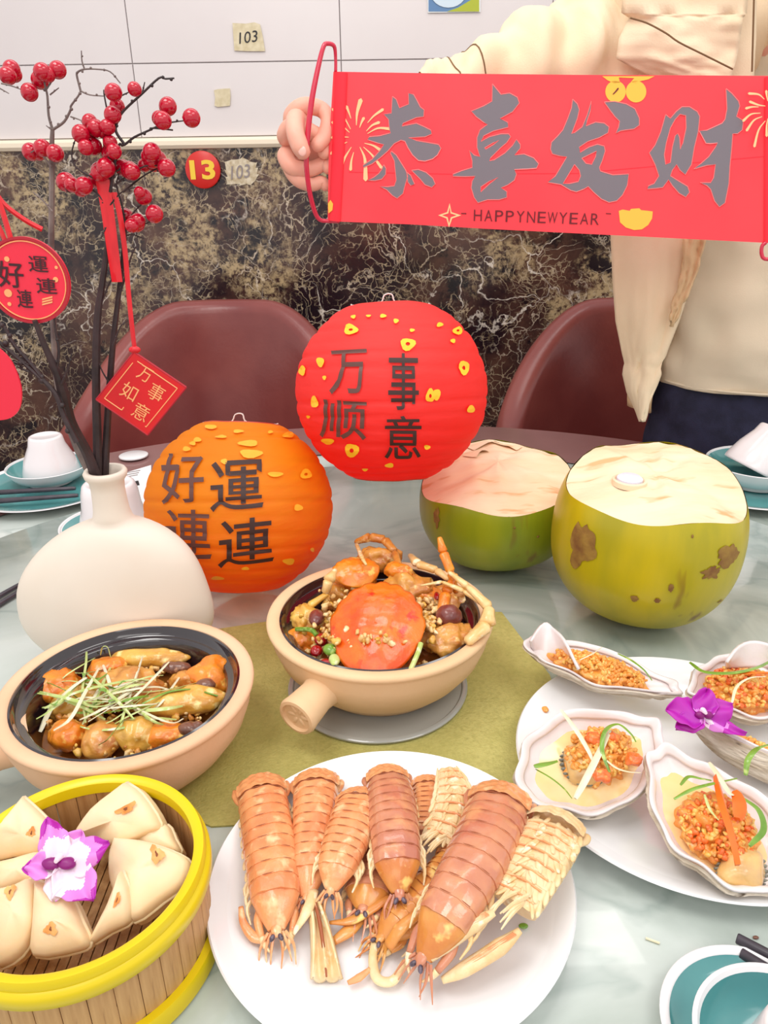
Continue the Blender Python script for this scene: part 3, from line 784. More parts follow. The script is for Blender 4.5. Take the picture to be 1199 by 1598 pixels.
M_nut = fmat('red_brown_shallot', (134, 66, 56), (104, 46, 42), bump=.2)
def chunk(name, label, cat, px, py, z, rx, ry, rz=None, m=None, rot=0, nz=.35, nf=60, seed=0, group=None, face=None, tilt=0):
    """irregular cooked piece: rx, ry = half extents in image pixels"""
    p = PZ(px, py, z); a, b_ = M_(rx, p), M_(ry, p)*1.15; c_ = M_(rz, p) if rz else min(a, b_)*.8
    R = Matrix.Rotation(rot, 3, 'Z') @ Matrix.Rotation(tilt, 3, 'X')
    q = MB(); vs, fs = ICO[3]; o = []
    for v in vs:
        s_ = V((v.x*a, v.y*b_, v.z*c_)); sd = V((seed*1.7, -seed, seed*.6))
        n = noise.noise(s_*nf + sd)*nz + noise.noise(s_*nf*3 + sd)*nz*.45
        o.append(p + R @ (s_*(1+n)))
    q.add(o, fs)
    return obj(name, q, m, None, loc=p, smooth=180, label=label, cat=cat, group=group)
def crumbs_mb(n, fn, smin, smax, rnd, sub=1, nz=.8):
    q = MB()
    for i in range(n):
        c = fn(rnd); r = rnd.uniform(smin, smax)
        q.blob(c, (r*rnd.uniform(.7, 1.3), r*rnd.uniform(.7, 1.3), r*rnd.uniform(.6, 1.1)), Euler((rnd.random()*6, rnd.random()*6, rnd.random()*6)).to_matrix(), sub=sub, nz=nz, nf=400, m=rnd.randrange(3), seed=i)
    return q
def ribbon(pts, w, th, seed=0, twist=0, n=6):
    """flat curved shred"""
    P3 = catmull(pts, n); q = MB(); L = len(P3); rows = []
    for i, p in enumerate(P3):
        t = (P3[min(i+1, L-1)] - P3[max(i-1, 0)]).normalized(); up = V((0, 0, 1))
        s_ = t.cross(up); s_ = s_.normalized() if s_.length > 1e-5 else V((1, 0, 0)); u = s_.cross(t)
        a = twist*i/L + seed; s2 = s_*math.cos(a) + u*math.sin(a); u2 = u*math.cos(a) - s_*math.sin(a)
        ww = w*(.35 + .65*math.sin(PI*min(1, max(0, (i+.6)/(L))))**.5)
        rows.append([p - s2*ww - u2*th*.2, p + u2*th, p + s2*ww - u2*th*.2, p - u2*th])
    for r in rows: q.v += r
    for i in range(L-1):
        for k in range(4): q.f.append((i*4+k, i*4+(k+1) % 4, i*4+4+(k+1) % 4, i*4+4+k)); q.m.append(0)
    q.f += [(0, 3, 2, 1), tuple(4*(L-1)+k for k in range(4))]; q.m += [0, 0]
    return q

# ------------------------------------------------------------------ left pot contents
for i, (name, label, px, py, z, rx, ry, m, rot, nz) in enumerate([
    ('oyster', 'orange oyster against the left wall of the clay pot', 88, 1074, .044, 37, 27, M_f_orange, .7, .22),
    ('oyster', 'red orange oyster under the back end of the scallions', 166, 1046, .047, 27, 17, M_f_orange, .1, .3),
    ('oyster', 'long yellow brown oyster along the back of the pot', 236, 1031, .047, 58, 14, M_f_yell, -.02, .2),
    ('oyster', 'round orange oyster at the right wall of the clay pot', 330, 1062, .046, 34, 30, M_f_orange, .5, .28),
    ('oyster', 'pale yellow oyster lying right of the scallion heap', 285, 1098, .050, 56, 20, M_f_yell, .12, .22),
    ('oyster', 'orange oyster at the front left edge of the pot', 106, 1136, .046, 29, 23, M_f_orange, .4, .25),
    ('oyster', 'plump tan oyster standing at the front of the pot', 160, 1144, .046, 27, 27, M_f_brown, 0, .22),
    ('oyster', 'ruffled golden oyster at the front of the pot beside the plump tan one', 214, 1136, .046, 30, 25, M_f_yell, 0, .35),
    ('oyster', 'shiny orange oyster at the front right of the clay pot', 258, 1138, .046, 34, 17, M_f_orange, .3, .25),
    ('mushroom', 'small dark brown mushroom near the right wall of the pot', 322, 1072, .056, 15, 10, M_f_dark, 0, .2),
    ('mushroom', 'dark brown mushroom at the back beside the long oyster', 274, 1044, .055, 19, 9, M_f_dark, 0, .3),
    ('oyster', 'brown oyster half hidden under the scallions in the centre', 200, 1078, .044, 50, 30, M_f_brown, 0, .35),
    ('oyster', 'golden oyster lying flat beneath the scallion roots at left', 130, 1100, .042, 44, 26, M_f_yell, .3, .35),
    ('mushroom', 'small purple brown mushroom at the front right of the pot', 300, 1126, .050, 18, 11, M_f_dark, 0, .4),
    ('oyster', 'crinkled brown oyster between the two dark mushrooms', 288, 1064, .049, 26, 14, M_f_brown, 0, .4)]):
    chunk(name, label, name, px, py - 3 + (13 if py > 1120 else 0), z + .004, rx*1.1, ry*1.12, None, m, rot, nz, seed=i)
rnd = random.Random(11)
def in_pot1(r_):
    a = r_.random()*2*PI; k = math.sqrt(r_.random())*R1*.66
    return c1 + V((math.cos(a)*k, math.sin(a)*k*.9, .042 + .010*r_.random()))
obj('minced_garlic', crumbs_mb(420, in_pot1, .0012, .0030, rnd), [M_f_pale, M_f_brown, M_f_yell], None, loc=c1+V((0, 0, .04)), smooth=180, kind='stuff', label='fried minced garlic scattered over the oysters in the clay pot', cat='garlic')
shreds = []
for i in range(44):
    cx = rnd.gauss(168, 38); cy = rnd.gauss(1085, 20); L = rnd.uniform(24, 62); a = rnd.gauss(-.45, .38)
    if rnd.random() < .2: a += 1.2
    bend = rnd.uniform(-13, 13); z = .059 + .010*rnd.random()
    pts = [PZ(cx-L*math.cos(a), cy-L*math.sin(a), z-.006), PZ(cx-L*.4*math.cos(a)+bend*.5, cy-L*.4*math.sin(a)+bend, z), PZ(cx+L*.4*math.cos(a), cy+L*.4*math.sin(a)+bend*.8, z+.001), PZ(cx+L*math.cos(a), cy+L*math.sin(a), z-.005)]
    m = rnd.choice([M_lgreen, M_lgreen, M_wht, M_green])
    obj('scallion_shred', ribbon(pts, rnd.uniform(.0008, .0017), .0004, rnd.uniform(-.5, .5), rnd.uniform(-1, 1)), m, None, loc=pts[1], label='thin %s scallion shred on the oysters in the left pot' % {'pale_green_scallion': 'pale green', 'white_scallion': 'white', 'green_scallion': 'dark green'}[m.name], cat='scallion', group={'pale_green_scallion': 'pale green', 'white_scallion': 'white', 'green_scallion': 'dark green'}[m.name] + ' scallion shreds in the oyster pot')
for k, (pts, w_, m, lab) in enumerate([
    ([(62, 1142, .046), (80, 1105, .058), (110, 1075, .066), (135, 1058, .066)], .0032, M_wht, 'long white scallion stalk rising from the left front of the oyster pot'),
    ([(70, 1105, .058), (120, 1080, .067), (200, 1062, .068), (232, 1062, .062)], .0024, M_lgreen, 'long pale green scallion stalk lying across the oysters'),
    ([(130, 1095, .064), (185, 1080, .069), (240, 1072, .066), (268, 1078, .060)], .0020, M_wht, 'white scallion stalk pointing right across the oyster pot'),
    ([(222, 1098, .063), (262, 1080, .066), (300, 1076, .064), (340, 1086, .060)], .0016, M_green, 'thin green scallion curl reaching the right side of the pot'),
    ([(195, 1095, .064), (240, 1118, .064), (270, 1128, .060), (286, 1122, .056)], .0014, M_wht, 'white scallion thread curling over the front right oysters'),
    ([(188, 1160, .050), (190, 1125, .062), (200, 1100, .066), (215, 1092, .062)], .0013, M_lgreen, 'scallion thread hanging down the front of the oyster pot'),
    ([(157, 1022, .060), (160, 1010, .070), (168, 1010, .070), (173, 1026, .060)], .0009, M_lgreen, 'small scallion hoop standing at the back of the oysters')]):
    P3 = [PZ(*q) for q in pts]
    obj('scallion_stalk', ribbon(P3, w_, w_*.4, 0, .6, 8), m, None, loc=P3[0], smooth=60, label=lab, cat='scallion')
for k, (px, py, rr) in enumerate([(162, 1078, 9), (176, 1092, 11), (133, 1050, 8), (84, 1096, 7), (160, 1096, 8), (190, 1066, 7)]):
    p = PZ(px, py, .070); q = MB(); r = M_(rr, p); a0 = k*1.3
    q.grid(6, 4, lambda u, v: p + V(((u-.5)*2*r*math.cos(a0) - (v-.5)*r*math.sin(a0)*math.sin(PI*u), (u-.5)*2*r*math.sin(a0) + (v-.5)*r*math.cos(a0)*math.sin(PI*u), .002*math.sin(u*4+k) - .0022*(v-.5)**2)))
    obj('leaf_piece', q, M_green, None, loc=p, smooth=180, label='small torn green leaf on the scallions in the left pot', cat='leaf', group='green leaves on the oyster pot')

# ------------------------------------------------------------------ crab pot contents
def ppz(l): return [PZ(*q) for q in l]
for i, (name, label, cat, px, py, z, rx, ry, m, rot, nz) in enumerate([
    ('crab_piece', 'brown crab body piece at the very back of the crab pot', 'crab', 592, 872, .085, 34, 20, M_f_brown, 0, .4),
    ('crab_piece', 'orange crab claw piece behind the red shell', 'crab', 560, 900, .080, 32, 24, M_f_orange, .3, .3),
    ('crab_piece', 'lumpy golden crab leg joint in the middle right of the pot', 'crab', 640, 920, .078, 34, 30, M_f_brown, .2, .45),
    ('crab_piece', 'orange brown crab piece right behind the red shell', 'crab', 660, 935, .070, 30, 24, M_f_orange, 0, .35),
    ('crab_piece', 'large pale gold crab claw at the right edge of the pot', 'crab', 702, 1000, .066, 40, 28, M_f_brown, .3, .40),
    ('crab_piece', 'yellow crab leg meat at the left of the pot', 'crab', 478, 968, .066, 26, 26, M_f_yell, .5, .4),
    ('crab_piece', 'orange crab chunk at the far left edge of the crab pot', 'crab', 470, 1000, .060, 26, 17, M_f_orange, -.4, .35),
    ('crab_piece', 'golden crab piece under the thin legs at the back right', 'crab', 702, 935, .064, 26, 32, M_f_brown, .2, .4),
    ('shallot', 'glossy purple brown shallot left of the red crab shell', 'shallot', 494, 964, .079, 12, 17, M_nut, 0, .06),
    ('shallot', 'brown shallot between the leg joint and the gold claw', 'shallot', 700, 960, .084, 22, 17, M_nut, 0, .15),
    ('chili_piece', 'round red chili piece in the left front of the crab pot', 'chili', 502, 998, .075, 11, 12, M_chili, 0, .15),
    ('chili_piece', 'small red chili piece below the round one', 'chili', 494, 1016, .072, 9, 9, M_chili, 0, .2),
    ('chili_piece', 'crumpled red chili piece near the front rim of the crab pot', 'chili', 512, 1036, .070, 14, 8, M_chili, 0, .3),
    ('chili_piece', 'red chili piece behind the gold claw', 'chili', 682, 930, .088, 5, 10, M_chili, 0, .2),
    ('pepper_piece', 'green pepper piece beside the red chilies', 'pepper', 516, 1014, .077, 10, 9, M_green, 0, .2),
    ('pepper_piece', 'yellow green pepper piece at the front rim of the crab pot', 'pepper', 522, 1030, .074, 9, 12, M_lgreen, 0, .2),
    ('crab_piece', 'brown crab chunk tucked beneath the red shell on its right', 'crab', 660, 985, .055, 30, 26, M_f_dark, 0, .4),
    ('crab_piece', 'dark glazed crab chunk at the back left of the pot', 'crab', 538, 930, .062, 34, 26, M_f_brown, .2, .4),
    ('crab_piece', 'thin golden crab fragment on top of the back piece', 'crab', 620, 890, .092, 26, 13, M_f_orange, -.4, .4)]):
    chunk(name, label, cat, px, py, z, rx, ry, None, m, rot, nz, nf=75, seed=i+30)
def carapace(label, px, py, z, wpx, lpx, m, face, roll=0):
    p = PZ(px, py, z); w_, l_ = M_(wpx, p), M_(lpx, p); 
    X = Matrix.Rotation(roll, 3, 'Z') @ Matrix.Rotation(face, 3, 'X')
    def f(u, v):
        a = v*2*PI; k = u
        ox = math.cos(a); oy = math.sin(a)
        rw = w_*(1 - .16*max(0, -oy)); sp = 1 + (.045*abs(math.sin(9*a)) if oy > .1 else .0)
        h = .30*w_*(1-k**2.0) + .05*w_*math.sin(ox*k*5)**2*(1-k) + .018*w_*noise.noise(V((ox*k*4, oy*k*4, px)))
        # two shallow grooves on the back
        h -= .05*w_*math.exp(-((oy*k+.1)**2)*60)*(1-k) 
        return p + X @ V((ox*rw*k*sp, oy*l_*k*sp, h))
    q = MB().grid(18, 54, f, cv=True)
    t = obj('crab_shell', q, m, None, loc=p, smooth=180, label=label, cat='crab')
    md = t.modifiers.new('thickness', 'SOLIDIFY'); md.thickness = .0015
    return t
carapace('bright red orange crab back shell in the middle of the pot', 588, 982, .088, 74, 88, M_f_red, math.radians(26), math.radians(-8))
carapace('smaller orange crab shell behind the bright red one', 556, 893, .090, 38, 30, M_f_orange, math.radians(25), math.radians(15))
def leg3(name, label, pts, wd, m, cat='crab'):
    P3 = ppz(pts); q = MB(); n = len(P3)
    for i in range(n-1):
        a, b_ = P3[i], P3[i+1]; r0, r1 = M_(wd[i], a), M_(wd[i+1], b_)
        q.tube([a, a.lerp(b_, .12), a.lerp(b_, .5), a.lerp(b_, .9), b_], [r0*.7, r0*1.05, (r0+r1)*.5, r1*1.1, r1*.7], 8, flat=.75)
    return obj(name, q, m, None, loc=P3[0], smooth=180, label=label, cat=cat)
leg3('fried_crab_limb', 'upright crab claw tip standing at the right back of the pot', [(712, 925, .088), (704, 893, .108), (692, 862, .122), (686, 838, .134)], [7, 8, 8, 4], M_f_orange)
leg3('fried_crab_limb', 'long pale crab leg bent over the right rim of the pot', [(700, 892, .110), (730, 915, .104), (764, 948, .094), (760, 975, .086), (728, 1003, .078)], [4, 6, 9, 13, 9], M_f_pale)
leg3('fried_crab_limb', 'thin pale crab leg crossing below the upright claw', [(656, 914, .100), (690, 908, .104), (724, 922, .100), (758, 945, .092)], [2, 3.5, 5, 5], M_f_pale)
leg3('fried_crab_limb', 'crab leg arching over the back of the crab pot', [(556, 848, .098), (566, 872, .104), (572, 882, .100)], [3, 3.5, 2], M_f_pale)
leg3('fried_crab_limb', 'brown crab leg folded at the top of the heap', [(555, 846, .092), (578, 838, .100), (600, 842, .100), (616, 860, .096), (628, 900, .092)], [6, 9, 8, 6, 5], M_f_brown)
leg3('fried_crab_limb', 'flat crab leg leaning at the back right of the heap', [(640, 866, .090), (652, 880, .096), (682, 890, .096), (700, 905, .094)], [5, 8, 7, 4], M_f_pale)
leg3('fried_crab_limb', 'pink tipped crab leg leaning on the back left of the red shell', [(508, 925, .084), (513, 906, .096), (524, 888, .100)], [9, 10, 4], M_f_pale)
leg3('fried_crab_limb', 'crab leg running down the right side of the red shell', [(690, 960, .082), (696, 925, .094), (712, 896, .104)], [10, 9, 5], M_f_orange)
leg3('fried_crab_limb', 'thin crab leg lying at the left wall of the pot', [(452, 972, .064), (482, 946, .078), (512, 926, .084)], [4, 7, 5], M_f_yell)
P3 = ppz([(640, 1047, .072), (652, 1020, .080), (657, 1004, .084)])
obj('scallion_stalk', MB().tube(P3, .0022, 8, n=4), M_lgreen, None, loc=P3[0], label='short yellow green scallion stalk right of the red crab shell', cat='scallion')
P3 = ppz([(463, 982, .072), (485, 983, .078), (495, 992, .078)])
obj('scallion_stalk', MB().tube(P3, .0022, 8, n=4), M_green, None, loc=P3[0], label='short green scallion piece at the left of the crab pot', cat='scallion')
rnd = random.Random(5)
def in_pot2(r_):
    k = r_.random()
    if k < .38:  px, py, z = r_.gauss(530, 16), r_.gauss(985, 30), .082
    elif k < .62: px, py, z = r_.gauss(575, 24), r_.gauss(1018, 13), .094
    elif k < .8: px, py, z = r_.gauss(668, 12), r_.gauss(962, 14), .082
    else: px, py, z = r_.uniform(450, 720), r_.gauss(1005, 20), .060
    p = PZ(px, py, z + r_.uniform(-.006, .004)); d = V((p.x-c2.x, p.y-c2.y, 0))
    if d.length > .076: d *= .076/d.length*r_.uniform(.72, 1); p = V((c2.x+d.x, c2.y+d.y, TZ + r_.uniform(.062, .080)))
    return p
obj('minced_garlic', crumbs_mb(650, in_pot2, .0014, .0032, rnd), [M_f_pale, M_f_yell, M_f_pale], None, loc=c2+V((0, 0, .06)), smooth=180, kind='stuff', label='fried minced garlic scattered around the red crab shell', cat='garlic')

# ================================================================== steamer
M_bam = mat('honey_bamboo', (206, 162, 108), .5, c2=(168, 120, 70), scale=22, detail=5, stretch=(6, 6, .6), bump=.35, bscale=60, c3=(120, 78, 44), s3=30, lo3=.68, hi3=.78)
M_yplast = mat('yellow_plastic_band', (232, 206, 14), .3, c2=(222, 194, 10), scale=5)
SH = .070
sp_ = PZ(118, 1347, SH); sc_ = V((sp_.x, sp_.y, TZ)); SR = M_(205, sp_)*.985
st = thing('bamboo_steamer', 'round bamboo steamer with yellow bands holding pastry wedges', 'steamer', sc_)
nsl = 34; thk = .0045; first = None
for k in range(nsl):
    if first is None:
        q = MB(); da = 2*PI/nsl*.485
        def fslat(u, v):
            a = -da + 2*da*u; t_ = v*4; i_ = int(round(t_)) % 4
            rr = [SR-.003, SR-.003, SR-.003-thk, SR-.003-thk][i_]; z = [.006, SH-.006, SH-.006, .006][i_]
            e = .0006 if (u < .01 or u > .99) and i_ < 2 else 0
            return sc_ + V(((rr-e)*math.cos(a), (rr-e)*math.sin(a), z))
        q.grid(4, 4, fslat, cv=True); q.f += [(0, 1, 2, 3), (19, 18, 17, 16)]; q.m += [0, 0]
        first = obj('slat', q, M_bam, st, smooth=30); o = first
    else: o = first.copy(); C.objects.link(o); o.parent = st
    o.rotation_euler = (0, 0, 2*PI*k/nsl)
obj('top_band', MB().lathe([(SR-.0085, SH-.010), (SR-.0085, SH-.002), (SR-.006, SH), (SR-.0025, SH), (SR-.0012, SH-.003), (SR-.0014, SH-.006), (SR+.0006, SH-.0075), (SR+.0012, SH-.010), (SR+.0012, SH-.016), (SR-.001, SH-.018), (SR-.003, SH-.018)], sc_, 128), M_yplast, st, smooth=50)
obj('bottom_band', MB().lathe([(SR-.003, .014), (SR+.0018, .014), (SR+.0028, .012), (SR+.0028, .002), (SR, 0), (SR-.006, 0), (SR-.007, .006)], sc_, 128), M_yplast, st, smooth=50)
nb = 22; wv = 2*(SR-.009)/nb
for k in range(nb):
    x = -(SR-.009) + wv*(k+.5); hl = math.sqrt(max(1e-6, (SR-.009)**2 - x*x))
    obj('base_strip', MB().box(sc_ + V((x, 0, .012)), (wv*.86, 2*hl, .003)), M_bam, st, smooth=0)
obj('base_rail', MB().box(sc_ + V((0, 0, .0075)), (2*SR-.03, .014, .004)), M_bam, st, smooth=0)

M_past = mat('pale_steamed_pastry', (246, 224, 190), .55, c2=(240, 208, 160), scale=18, detail=3, sss=.25, bump=.12, bscale=120)
M_toast = mat('toasted_brown_spot', (214, 134, 56), .5, c2=(240, 190, 116), scale=90, lo=.4, hi=.7)
M_toastd = mat('dark_toasted_crease', (132, 68, 24), .6)
wedges = [
 ('large pastry wedge at the back of the steamer pointing up', [(190, 1222, .074), (214, 1240, .073), (243, 1286, .064), (228, 1300, .060), (182, 1318, .055), (140, 1316, .040), (113, 1305, .050), (140, 1262, .064)], (198, 1262, 17, 6, -.5)),
 ('broad pastry wedge at the right of the steamer', [(176, 1306, .062), (215, 1310, .066), (262, 1324, .066), (293, 1344, .060), (284, 1376, .056), (250, 1402, .054), (205, 1433, .050), (186, 1405, .050), (170, 1375, .052), (168, 1335, .056)], (246, 1334, 10, 14, -.3)),
 ('narrow pastry wedge tucked behind the broad right one', [(196, 1303, .052), (228, 1291, .056), (256, 1284, .058), (268, 1306, .056), (276, 1328, .052), (240, 1328, .05)], None),
 ('pointed pastry wedge at the back left of the steamer', [(33, 1245, .076), (62, 1272, .070), (86, 1300, .062), (84, 1316, .058), (60, 1332, .055), (20, 1338, .052), (-14, 1342, .052), (-12, 1300, .066), (8, 1276, .074)], (50, 1300, 7, 9, .2)),
 ('pastry wedge lying at the left edge under the flower', [(-14, 1346, .054), (20, 1338, .056), (62, 1328, .058), (66, 1352, .056), (62, 1376, .052), (30, 1380, .048), (-14, 1392, .046)], None),
 ('pastry wedge at the lower left edge of the steamer', [(-16, 1388, .058), (20, 1380, .060), (46, 1370, .060), (50, 1405, .056), (49, 1445, .050), (28, 1488, .042), (-14, 1500, .040)], (17, 1392, 8, 12, .3)),
 ('pastry wedge at the front with a toasted corner', [(52, 1374, .064), (76, 1386, .062), (104, 1402, .060), (122, 1440, .054), (134, 1470, .048), (118, 1484, .044), (50, 1492, .042), (49, 1440, .052)], (81, 1450, 10, 10, 0)),
 ('small folded pastry wedge at the front right of the steamer', [(186, 1360, .066), (198, 1392, .060), (203, 1436, .050), (170, 1456, .046), (138, 1474, .042), (152, 1440, .050), (168, 1408, .056)], (184, 1404, 4, 12, .3)),
]
for label, pts, spot in wedges:
    P3 = [PZ(*q) for q in pts]; cc = sum(P3, V())/len(P3)
    n = V((0, 0, 0))
    for i in range(len(P3)): n += (P3[i]-cc).cross(P3[(i+1) % len(P3)]-cc)
    n.normalize(); n = -n if n.z < 0 else n
    t = thing('pastry_wedge', label, 'pastry', cc - n*.016)
    q = MB(); k = len(P3); rings = []     # puffy top: concentric rings rising to the middle
    dense = catmull(P3 + [P3[0]], 3)[:-1]
    D = len(dense); lv = [(1.0, -.015), (1.02, -.010), (1.02, -.004), (.985, -.0008), (.9, .0012), (.7, .003), (.45, .004), (.2, .0045)]
    for s_, h in lv: q.v += [cc + (p-cc)*s_ + n*(h + .0006*noise.noise(p*120)) for p in dense]
    q.v.append(cc + n*.0046); q.v.append(cc - n*.015)
    for r in range(len(lv)-1):
        for i in range(D): q.f.append((r*D+i, r*D+(i+1) % D, (r+1)*D+(i+1) % D, (r+1)*D+i)); q.m.append(0)
    for i in range(D):
        q.f.append(((len(lv)-1)*D+i, (len(lv)-1)*D+(i+1) % D, len(lv)*D)); q.f.append((i, (i+1) % D, len(lv)*D+1)); q.m += [0, 0]
    body = obj('pastry', q, M_past, t, smooth=55)
    # lower layer of the folded dough, a little wider
    q2 = MB(); low = [cc + (p-cc)*1.01 - n*.0068 for p in dense]
    q2.tube(low + [low[0]], .0014, 6); obj('dough_fold', q2, M_past, t, smooth=180)
    if spot:
        px, py, a_, b_, ro = spot; dd = n
        for s_, off, mm, nm in ((1, .0003, M_toast, 'toasted_spot'), (.38, .0006, M_toastd, 'toasted_crease')):
            q3 = MB(); vs = []
            for i in range(18):
                an = 2*PI*i/18; j = 1 + .25*math.sin(3*an+px) + .12*math.sin(7*an)
                if s_ < 1: j *= 1 - .55*abs(math.cos(an))
                ex, ey = a_*j*s_*math.cos(an), b_*j*s_*math.sin(an)
                d = ray(px + ex*math.cos(ro) - ey*math.sin(ro), py + ex*math.sin(ro) + ey*math.cos(ro))
                plane = cc + n*(.0044 - .0010); tt = (plane-CAM).dot(n)/d.dot(n); p_ = CAM + d*tt
                r_ = min(1, (p_-cc).length/((max((x-cc).length for x in dense)))); p_ = cc + (p_-cc) + n*(.0012 - .0038*max(0, r_-.35) + off)
                vs.append(p_)
            ctr = sum(vs, V())/18 + n*.0003; q3.add(vs + [ctr], [(i, (i+1) % 18, 18) for i in range(18)])
            obj(nm, q3, mm, t, smooth=180)

# ------------------------------------------------------------------ orchids
M_pw = mat('white_pink_petal', (246, 218, 232), .45, sss=.2)
M_pp = mat('lilac_petal', (222, 130, 212), .45, sss=.2)
M_pm = mat('magenta_petal', (176, 26, 168), .45, sss=.2)
M_pd = mat('deep_purple_lip', (132, 6, 110), .4)
def orchid(label, c, nrm, petals, lip, white):
    """petals: (angle deg, length px, width px, lift, bands)"""
    t = thing('orchid_flower', label, 'flower', c - V((0, 0, .004)))
    X = None
    n = V(nrm).normalized(); ex = V((1, 0, 0)) - n*n.x; ex.normalize(); ey = n.cross(ex)
    for i, (an, L, W, lift, thr) in enumerate(petals):
        a = math.radians(an); d = ex*math.cos(a) + ey*math.sin(a); s_ = n.cross(d); L = M_(L, c); W = M_(W, c)
        q = MB(); nu, nv = 30, 22
        def f(u, v):
            ww = W*math.sin(PI*min(1, u**.75*.98+.01))**.7*(1 + .06*math.sin(u*17+i)); x = (v-.5)*2
            return c + d*L*u + s_*ww*x + n*(L*lift*math.sin(u*PI*.55) - abs(x)**2*W*.25*(1 if i % 2 else -1) + .0012*math.sin(v*9+u*7+i))
        q.grid(nu, nv, f)
        for k in range(len(q.f)):
            u = (k//nv + .5)/nu; x = abs(((k % nv)+.5)/nv - .5)*2
            e = u + .25*x*u + .03*math.sin(x*9 + u*5)
            q.m[k] = 0 if e < thr[0] else 1 if e < thr[1] else 2
        o = obj('petal', q, [M_pw, M_pp, M_pm], t, smooth=180)
        o.modifiers.new('thickness', 'SOLIDIFY').thickness = .0006
    q = MB()
    for s_ in (-1, 1): q.blob(c + ex*s_*M_(lip*.5, c) + n*.004, (M_(lip*.6, c), M_(lip*.42, c), .003), sub=2, nz=.25, nf=200)
    obj('lip', q, M_pd, t, smooth=180, kind='stuff')
    obj('column', MB().tube([c, c + n*.006 + ey*.003, c + n*.009 - ey*.001], [.0028, .0024, .0012], 10), M_pw, t)
    return t
fc = PZ(95, 1352, .070)
orchid('white orchid with purple edged petals lying in the steamer', fc, (0, -.35, 1), [(66, 56, 26, .1, (.85, 1.3)), (22, 78, 30, .25, (.62, .85)), (-38, 84, 32, .0, (.62, .95)), (-85, 52, 22, .1, (1.2, 1.4)), (-172, 54, 22, .15, (.35, 1.0)), (118, 76, 24, .3, (.55, .8))], 24, True)
# ================================================================== plates
M_porc = mat('white_porcelain', (240, 240, 242), .12, coat=.6)
def plate(name, label, px, py, rimz, rx, ry=None, wide=.62):
    p = PZ(px, py, rimz); c = V((p.x, p.y, TZ)); R = M_(rx, p); k = (ry or 1.0)
    prof = [(0, .0035), (R*.55, .0035), (R*.57, 0), (R*.60, .0005), (R*.64, .004), (R*.9, rimz*.78), (R*.985, rimz*.95), (R, rimz), (R*.992, rimz+.0012), (R*.97, rimz+.0005), (R*.88, rimz*.72), (R*.72, .0085), (R*.66, .0068), (0, .0062)]
    X = Matrix.Diagonal((1, k, 1))
    return obj(name, MB().lathe(prof, c, 128, X=X), M_porc, None, loc=c, smooth=50, label=label, cat='plate'), c, R
pl1, pc1, PR1 = plate('plate', 'round white porcelain plate of mantis shrimp at the front', 610, 1366, .020, 283)
pl2, pc2, PR2 = plate('oyster_plate', 'white porcelain plate of dressed oysters at the right', 1079, 1180, .020, 270)

# ================================================================== mantis shrimp
M_s_or = mat('orange_shrimp_shell', (238, 168, 112), .25, c2=(226, 142, 92), scale=60, detail=6, bump=.35, bscale=180, sss=.15, coat=.3, c3=(250, 206, 156), s3=90, lo3=.55, hi3=.7)
M_s_pu = mat('mauve_brown_shrimp_shell', (214, 146, 108), .18, c2=(192, 118, 94), scale=34, detail=6, bump=.25, bscale=160, sss=.15, coat=.5, c3=(224, 158, 112), s3=60, lo3=.55, hi3=.7)
M_s_gold = mat('golden_shrimp_shell', (226, 158, 78), .3, c2=(204, 120, 54), scale=40, detail=6, bump=.3, bscale=160, sss=.15, coat=.4, c3=(246, 206, 120), s3=80)
M_s_pale = mat('pale_shrimp_underside', (242, 216, 172), .4, c2=(230, 190, 132), scale=60, detail=6, bump=.4, bscale=200, sss=.2, coat=.2, c3=(252, 236, 204), s3=110)
M_s_eye = mat('dark_shrimp_eye', (60, 44, 54), .2, c2=(110, 96, 110), scale=300)
M_s_edge = mat('brown_shell_edge', (160, 84, 46), .5)
